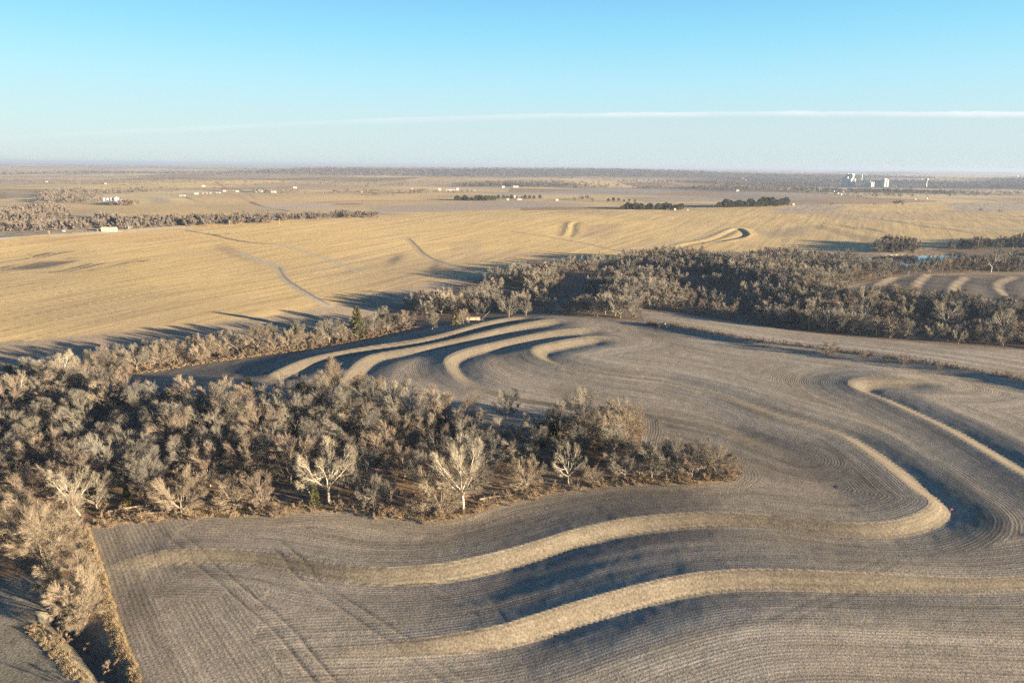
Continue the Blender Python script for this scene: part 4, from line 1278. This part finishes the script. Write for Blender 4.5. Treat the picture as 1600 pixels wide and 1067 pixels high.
def gable(name, px, py, L, W, H, label, cat, wall, roof, rz=0, rise=.35, group=None, windows=3, door=True, scale=None):
    e = root(name, px, py, label, cat, group, rz)
    if scale is None:                              # sizes come in 1/1600 of the frame width at that distance
        scale = .85 * (e.location.y * math.cos(PITCH) + (CAM_Z - e.location.z) * math.sin(PITCH)) / F
    L, W, H = L * scale, W * scale, H * scale
    h, w, rh = L / 2, W / 2, W * rise
    v = [(-h, -w, -.5), (h, -w, -.5), (h, w, -.5), (-h, w, -.5), (-h, -w, H), (h, -w, H), (h, w, H), (-h, w, H), (-h, 0, H + rh), (h, 0, H + rh)]
    meshobj('wall', v, [(0, 1, 5, 4), (1, 2, 6, 9, 5), (2, 3, 7, 6), (3, 0, 4, 8, 7)], wall, e)
    ov, th = .5, .18
    rv = []
    for zz in (0.03, th):
        rv += [(-h - ov, -w - ov, H - ov * rise * 2 * .5 + zz), (h + ov, -w - ov, H - ov * rise * 2 * .5 + zz), (h + ov, 0, H + rh + zz), (-h - ov, 0, H + rh + zz), (h + ov, w + ov, H - ov * rise * 2 * .5 + zz), (-h - ov, w + ov, H - ov * rise * 2 * .5 + zz)]
    meshobj('roof', rv, [(0, 3, 2, 1), (3, 5, 4, 2), (6, 7, 8, 9), (9, 8, 10, 11), (0, 1, 7, 6), (1, 2, 8, 7), (2, 4, 10, 8), (4, 5, 11, 10), (5, 3, 9, 11), (3, 0, 6, 9)], roof, e)
    for i in range(windows):
        cx = -h + L * (i + .75) / (windows + .5)
        meshobj('window', *box(cx - .5, cx + .5, -w - .05, -w + .02, H * .4, H * .75), M_GLASS, e)
    if door:
        cx = h - L * .12
        meshobj('door', *box(cx - .6, cx + .6, -w - .06, -w + .02, -.2, min(2.2, H * .8)), M_WOOD, e)
    return e

gable('barn', 171, 361.5, 24, 9, 5.0, 'long cream metal barn beside the gravel road', 'barn', M_CREAM, M_CREAM, .06, .26, windows=0)
gable('shed', 200.5, 357.5, 6.5, 5, 3.0, 'small white shed behind the cream barn', 'shed', M_WHITE, M_WHITE, .2, .25, windows=1)
gable('house', 397, 341, 25, 9, 2.6, 'long low building with dark roof above the woodlot', 'building', M_ROOFG, M_ROOFD, .05, .3)
gable('barn', 452, 340.5, 9, 9, 4.5, 'dark barn at the end of the woodlot', 'barn', M_ROOFD, M_ROOFD, .4, .45, windows=0)
FARMS = [(285, 307, 10, 4, 1.5, 'low white barn below the dark trees before the hut row', 0), (307, 304, 6, 4, 2, 'grey white shed at the start of the row of small white buildings', .2), (317, 303, 2.6, 2, 1.4, 'small white hut next to the grey white shed', .1), (323.5, 303, 2.6, 2, 1.4, 'small white hut second from the grey white shed', .1),
         (329, 303, 2.6, 2, 1.4, 'small white hut in the middle of the hut row', .1), (341, 302, 7, 3, 1, 'low white building at the end of the hut row', 0), (351, 299.6, 5, 4, 1.6, 'bright white farmhouse before dark evergreens', .3), (371, 300, 5, 3.5, 1.6, 'white farmhouse with pale gables by the evergreens', .2), (318, 292, 5, 3.5, 1.8, 'bright white house alone above the hut row', .2),
         (405, 300.4, 12, 7, 2.2, 'large cream machine shed on the far hill', .1), (428, 301.4, 8, 6, 1.8, 'blue grey roofed shed past the cream machine shed', .2), (461, 294.5, 6, 4, 1.8, 'white house with pale gable on the far river flat', .2), (507, 302.2, 4, 3, 1.3, 'small white house among the far row of trees', 0), (564, 301, 4, 3, 1.3, 'pale grey shed at the end of the far tree row', .1),
         (644, 296, 3, 3, 1.6, 'white hut before the dark sheds', 0), (687, 298, 4.5, 4.5, 3, 'tall cream grain building by the dark sheds', .1), (704, 298.2, 16, 4, 1.6, 'long pale shed between the two bright farm buildings', .02), (714.5, 297.4, 4, 4, 3, 'bright white silo house at the end of the long shed', .3), (742, 299, 4, 3, 1, 'small white shed below the long pale shed', .1), (786, 293.4, 5, 4, 1.8, 'white gabled house next to the bright long barn', .3), (806, 293.4, 10, 4, 2.4, 'bright white long barn on the ridge crest', .02),
         (793, 313, 3.5, 4, 2, 'tan house beside the clipped evergreens', .3), (812, 312.8, 8, 4, 1.4, 'white low house below the clipped evergreen row', .1), (805, 309, 5, 5, 2.6, 'pale tan gable house rising behind the white low house', .2), (870, 313.8, 5, 4, 1.8, 'white shed alone on the brown slope', .2), (1043, 327.5, 5, 4, 1.6, 'white porch house half hidden by evergreens', .1), (1054, 328.5, 3.4, 3, 2, 'white gable among thin trees by the farmhouse', .4), (1074, 329, 2.5, 2.5, 1.6, 'small white hut at the end of the farmhouse trees', .1), (1239, 321, 3.4, 3, 2.6, 'little white house with a red shed by the shelter belt', .2), (1152, 299.4, 5, 4, 2, 'white house at the far wood edge above the pale field', .1), (100, 362, 3.4, 3, 1.6, 'grey house hidden in brush beside the gravel road', .3)]
for (px, py, L, W, H, lab, rz) in FARMS:
    gable('farm_building', px, py, L, W, H, lab, 'building', M_CREAM if 'cream' in lab or 'tan' in lab else M_WHITE, M_ROOFG if 'grey' in lab else M_WHITE, rz, .3, windows=2)
gable('dark_shed', 661, 298, 14, 4, 1.8, 'long dark open shed on the ridge', 'shed', M_ROOFD, M_ROOFD, .02, .25, windows=0)
gable('red_shed', 1233, 323, 4, 3, 1.0, 'low red shed in front of the little white house', 'shed', M_RUST, M_RUST, .1, .3, windows=0)
# grain bins
BL = ['first small steel grain bin from the brush', 'second steel grain bin from the brush', 'third steel grain bin, next to the big one', 'largest steel grain bin of the row', 'small white tank at the end of the grain bins']
for i, (px, r, h) in enumerate(((163, 2.2, 3), (168.5, 2.2, 3), (174, 2.3, 3.2), (182, 3.6, 3.8), (189, 1, 2))):
    e = root('grain_bin', px, 313.8, BL[i], 'grain bin', 'grain bins in a row')
    u_ = math.hypot(*e.location[:2]) / F
    r, h = r * u_, h * u_
    meshobj('wall', *cyl(0, 0, -1, h, r, k=24), M_STEEL if i < 4 else M_WHITE, e)
    meshobj('roof', *cyl(0, 0, h + .01, h + r * .45, r * 1.03, r * .08, 24), M_STEEL if i < 4 else M_WHITE, e)
    meshobj('door', *box(-.6, .6, -r - .08, -r + .05, 0, 2.2), M_ROOFG, e)
# grain elevator in the far town
def far_at(px, py, dist):
    dx, dy, dz = ray(px, py); t = dist / math.hypot(dx, dy)
    x, y = dx * t, dy * t
    return np.array((x, y, float(macro(x, y))))
ED = float(np.hypot(*at(1350, 292)[:2]))
def silo_bank(px, n, r, h, label, head=None, steel=False):
    e = root('grain_elevator', 0, 0, label, 'grain elevator', 'towers of the far grain elevator', pos=far_at(px, 290, ED))
    e.rotation_euler = (0, 0, -math.atan2(e.location.x, e.location.y) + .75)
    for i in range(n):
        for j in (0, 1):
            meshobj('silo', *cyl((i - (n - 1) / 2) * r * 2.02, j * r * 2.02, -6, h, r, k=18), M_STEEL if steel else M_CONC, e)
    if head:
        meshobj('headhouse', *box(-head[0], head[0], 0, r * 2, h + .02, h + head[1]), M_CONC, e)
        for k in range(3):
            meshobj('window', *box(-head[0] * .7 + k * head[0] * .5, -head[0] * .7 + k * head[0] * .5 + head[0] * .25, -.2, .1, h + head[1] * .4, h + head[1] * .7), M_GLASS, e)
    else:
        meshobj('gallery', *box(-n * r * .9, n * r * .9, r * .6, r * 1.4, h + .02, h + 3.5), M_CONC, e)
    return e
K = ED / 3000.0
silo_bank(1320, 1, 5 * K, 34 * K, 'single tall silo at the near end of the elevator')
silo_bank(1324, 2, 4.5 * K, 38 * K, 'twin concrete silos with a tall headhouse', (5 * K, 10 * K))
silo_bank(1331, 3, 4.5 * K, 30 * K, 'pair of concrete silos with the highest head tower', (5.5 * K, 18 * K))
silo_bank(1355, 4, 5 * K, 14 * K, 'low bluish steel bins in the middle of the elevator', None, True)
silo_bank(1369, 6, 5 * K, 18 * K, 'long bank of bright white silos')
silo_bank(1383, 2, 6 * K, 26 * K, 'short bright block of silos at the far end', (6 * K, 5 * K))
e = root('smokestack', 0, 0, 'slim pale stack rising behind the steel bins', 'chimney', pos=far_at(1345, 290, ED))
meshobj('shaft', *cyl(0, 0, -5, 46 * K, 2.4 * K, 1.5 * K), M_CONC, e)
meshobj('cap', *cyl(0, 0, 46 * K, 48 * K, 2.0 * K), M_ROOFG, e)
e = root('water_tower', 0, 0, 'white water tower over the far woods', 'water tower', pos=far_at(1446, 296, ED * .98))
meshobj('shaft', *cyl(0, 0, -5, 24 * K, 3.4 * K, 2.4 * K), M_WHITE, e)
tv, tf = merge([cyl(0, 0, 24 * K, 27 * K, 2.4 * K, 5.5 * K), cyl(0, 0, 27 * K + .01, 31 * K, 5.5 * K, 5.5 * K), cyl(0, 0, 31 * K + .02, 34 * K, 5.5 * K, 2 * K)])
meshobj('tank', tv, tf, M_WHITE, e)
# houses of the far town, a few pixels each
g = np.random.default_rng(9)
TOWN = [(1298, 292), (1309, 303), (1314, 305), (1317, 300), (1303, 300), (1430, 312), (1448, 311), (1470, 293), (1476, 291), (1484, 291), (1493, 292), (1498, 291), (1505, 294), (1440, 281), (1450, 282), (1590, 276), (1165, 282), (1172, 281), (1160, 280), (73, 285), (165, 288), (1400, 293), (1300, 283), (1254, 286), (1262, 285)]
TW = ['in the far town below the elevator', 'beside the far water tower', 'on the far valley side', 'by the distant river woods']
ZN = lambda px: 0 if 1290 < px < 1330 else 1 if 1390 < px < 1510 else 2 if px > 1150 else 3
TOWN.sort()
for i, (px, py) in enumerate(TOWN):
    same_ = [q for q in TOWN if ZN(q[0]) == ZN(px)]
    p = at(px, py)
    s = float(np.hypot(*p[:2])) / 3000
    e = gable('town_house', px, py, 2.6 * g.uniform(.7, 1.4), 2.2, 1.2, f'tiny white building {TW[ZN(px)]}, {nth(same_.index((px, py)), len(same_)).replace(" end", "")}', 'building', M_WHITE, M_WHITE if i % 2 else M_ROOFG, g.uniform(0, .6), .3, f'white specks of buildings {TW[0 if 1290 < px < 1330 else 1 if 1390 < px < 1510 else 2 if px > 1150 else 3]}', windows=0, door=False)

# utility poles by the road
for i, (px, py, top, lab) in enumerate(((359, 353, 345, 'pale utility pole before the woodlot spruces'), (502, 341, 333, 'pale utility pole past the dark barn'), (437, 350, 341, 'utility pole at the end of the woodlot'), (153, 363, 358, 'short pole left of the cream barn'), (77, 366, 360, 'utility pole by the brush along the gravel road'))):
    x, y, h = height_from(px, py, top)
    e = root('utility_pole', px, py, lab, 'utility pole', 'poles along the gravel road')
    meshobj('post', *cyl(0, 0, -.5, h, .16, .11, 8), M_WOOD, e)
    meshobj('crossarm', *box(-1.2, 1.2, -.1, .1, h - 1.1, h - .85), M_WOOD, e)

# pickup parked at the end of the grassy ridge
def wheel(e, x, y, z, r, w):
    t = meshobj('wheel', [(a, b, c) for (a, c, b) in cyl(0, 0, -w / 2, w / 2, r, k=16)[0]], cyl(0, 0, 0, 1, r, k=16)[1], M_RUBBER, e)
    t.location = (x, y, z)
    rm = meshobj('rim', [(a, b, c) for (a, c, b) in cyl(0, 0, -w / 2 - .02, w / 2 + .02, r * .55, k=12)[0]], cyl(0, 0, 0, 1, r, k=12)[1], M_STEEL, t)
e = root('pickup_truck', 1036, 512, 'dark pickup with pale nose parked at the end of the ridge', 'truck', None, -.25)
e.location.z = float(ground_z(e.location.x, e.location.y)[0])
prof = [(-2.7, .55), (2.7, .55), (2.75, .95), (2.6, 1.12), (1.25, 1.2), (-.55, 1.2), (-2.7, 1.15)]
def extr(prof, y0, y1):
    n_ = len(prof)
    return [(x, y, z) for y in (y0, y1) for x, z in prof], [tuple(range(n_)), tuple(range(n_, 2 * n_))[::-1]] + [(i, n_ + i, n_ + (i + 1) % n_, (i + 1) % n_) for i in range(n_)]
meshobj('body', *extr(prof, -.95, .95), M_BLACK, e)
meshobj('cab', *extr([(-.65, 1.21), (1.2, 1.21), (.65, 1.85), (-.45, 1.88)], -.85, .85), M_BLACK, e)
meshobj('window', *extr([(-.4, 1.3), (.85, 1.3), (.5, 1.75), (-.3, 1.77)], -.87, .87), M_GLASS, e)
meshobj('windscreen', [(1.17, -.75, 1.26), (1.17, .75, 1.26), (.70, .7, 1.82), (.70, -.7, 1.82)], [(0, 1, 2, 3)], M_STEEL, e)
meshobj('bumper', *box(2.74, 2.92, -.93, .93, .5, .92), M_WHITE, e)
for s in (-1, 1):
    meshobj('headlight', *box(2.72, 2.80, s * .72 - .15, s * .72 + .15, .93, 1.08), M_WHITE, e)
for x in (-1.75, 1.8):
    for y in (-.85, .85):
        wheel(e, x, y, .40, .40, .26)

# old wagon by the cedar
e = root('farm_wagon', 740, 503, 'old cream and rusty farm wagon parked at the field end', 'wagon', None, .12)
e.location.z = float(ground_z(e.location.x, e.location.y)[0]) + .1
meshobj('bed', *box(-3.6, 3.6, -1.2, 1.2, .9, 1.1), M_RUST, e)
meshobj('side_panel', *box(-3.6, .9, -1.24, -1.16, 1.1, 2.2), M_WAGON, e)
meshobj('side_panel', *box(1.2, 3.2, -1.24, -1.16, 1.1, 2.2), M_WOOD, e)
meshobj('side_panel', *box(-3.6, 3.2, 1.16, 1.24, 1.1, 2.2), M_RUST, e)
meshobj('end_panel', *box(-3.66, -3.58, -1.16, 1.16, 1.1, 2.2), M_WAGON, e)
meshobj('top_rail', *box(-3.6, 3.2, -1.3, -1.1, 2.2, 2.35), M_RUST, e)
meshobj('drawbar', *box(3.6, 5.4, -.08, .08, .75, .9), M_RUST, e)
for x in (-2.5, 2.5):
    for y in (-1.1, 1.1):
        wheel(e, x, y, .45, .45, .25)
e = root('auger_pole', 752, 500, 'thin pale slanted pole leaning up beside the old wagon', 'pole', None, 0)
meshobj('tube', [tuple(v) for v in np.array(cyl(0, 0, 0, 6, .09, .07, 8)[0]) @ np.array([[1, 0, 0], [0, 1, 0], [.75, 0, .8]])], cyl(0, 0, 0, 1, 1, 1, 8)[1], M_CONC, e)
meshobj('foot', *box(-.4, .4, -.3, .3, -.3, .12), M_WOOD, e)

# red marker on the bend of the grass bank
e = root('marker_flag', 1486, 794, 'tiny red marker flag stuck in the bend of the grass bank', 'flag')
e.location.z = float(ground_z(e.location.x, e.location.y)[0])
meshobj('stake', *cyl(0, 0, -.2, 1.0, .03, .03, 6), M_WHITE, e)
meshobj('pennant', *box(.03, .5, -.02, .02, .6, .95), M_REDF, e)

# fallen logs on the wood edge
for i, (px, py, L, a, lab) in enumerate(((205, 795, 9, .35, 'long pale fallen log lying in the wood edge clearing'), (250, 803, 12, .1, 'thin fallen log along the edge of the ploughed field'), (775, 778, 8, .3, 'pale fallen log beside the tall straight cottonwood'), (425, 780, 5, 2.6, 'broken branch lying by the reddish edge tree'))):
    p = at(px, py)
    e = root('fallen_log', px, py, lab, 'log', None, a)
    e.location.z = float(ground_z(p[0], p[1])[0]) + .22
    s = Soup()
    s.prism(np.array((-L / 2, 0, 0)), np.array((0, .2, .1)), .26, .2, 7); s.prism(np.array((0, .2, .1)), np.array((L / 2, -.1, .1)), .2, .08, 7)
    o = bpy.data.objects.new('stem', s.mesh('stem', M_LOG)); col.objects.link(o); o.parent = e
    s = Soup()
    for k in range(7):
        q = np.array((L * (k / 7 - .2), .1, .1))
        s.prism(q, q + np.array((.7, .9 * (-1) ** k, .6)) * random.uniform(.6, 1.4), .06, 0, 4)
    o = bpy.data.objects.new('branch', s.mesh('branch', M_LOG)); col.objects.link(o); o.parent = e

# ------------------------------------------------------------------ haze
zlo, zhi = float(GZ.min()) - 1.0, max(CAM_Z + 8, float(GZ.max()) + 45)
mh, n, l = new_mat('haze')
o_, v_ = n.new('ShaderNodeOutputMaterial'), n.new('ShaderNodeVolumePrincipled')
v_.inputs['Color'].default_value = (.255, .325, .45, 1)
v_.inputs['Density'].default_value = 9.5e-5
v_.inputs['Anisotropy'].default_value = .1
l.new(v_.outputs[0], o_.inputs['Volume'])
hz = meshobj('haze', *box(-42000, 42000, -42000, 42000, zlo, zhi), mh)
hz['kind'] = 'stuff'
import sys; print('GROUND', GZ.min(), GZ.max(), 'trees', len(THINGS), 'haze', zlo, zhi, 'ED', ED, 'creek', len(cw), 'far', len(ff), 'verts', len(GX))
sys.stdout.flush()
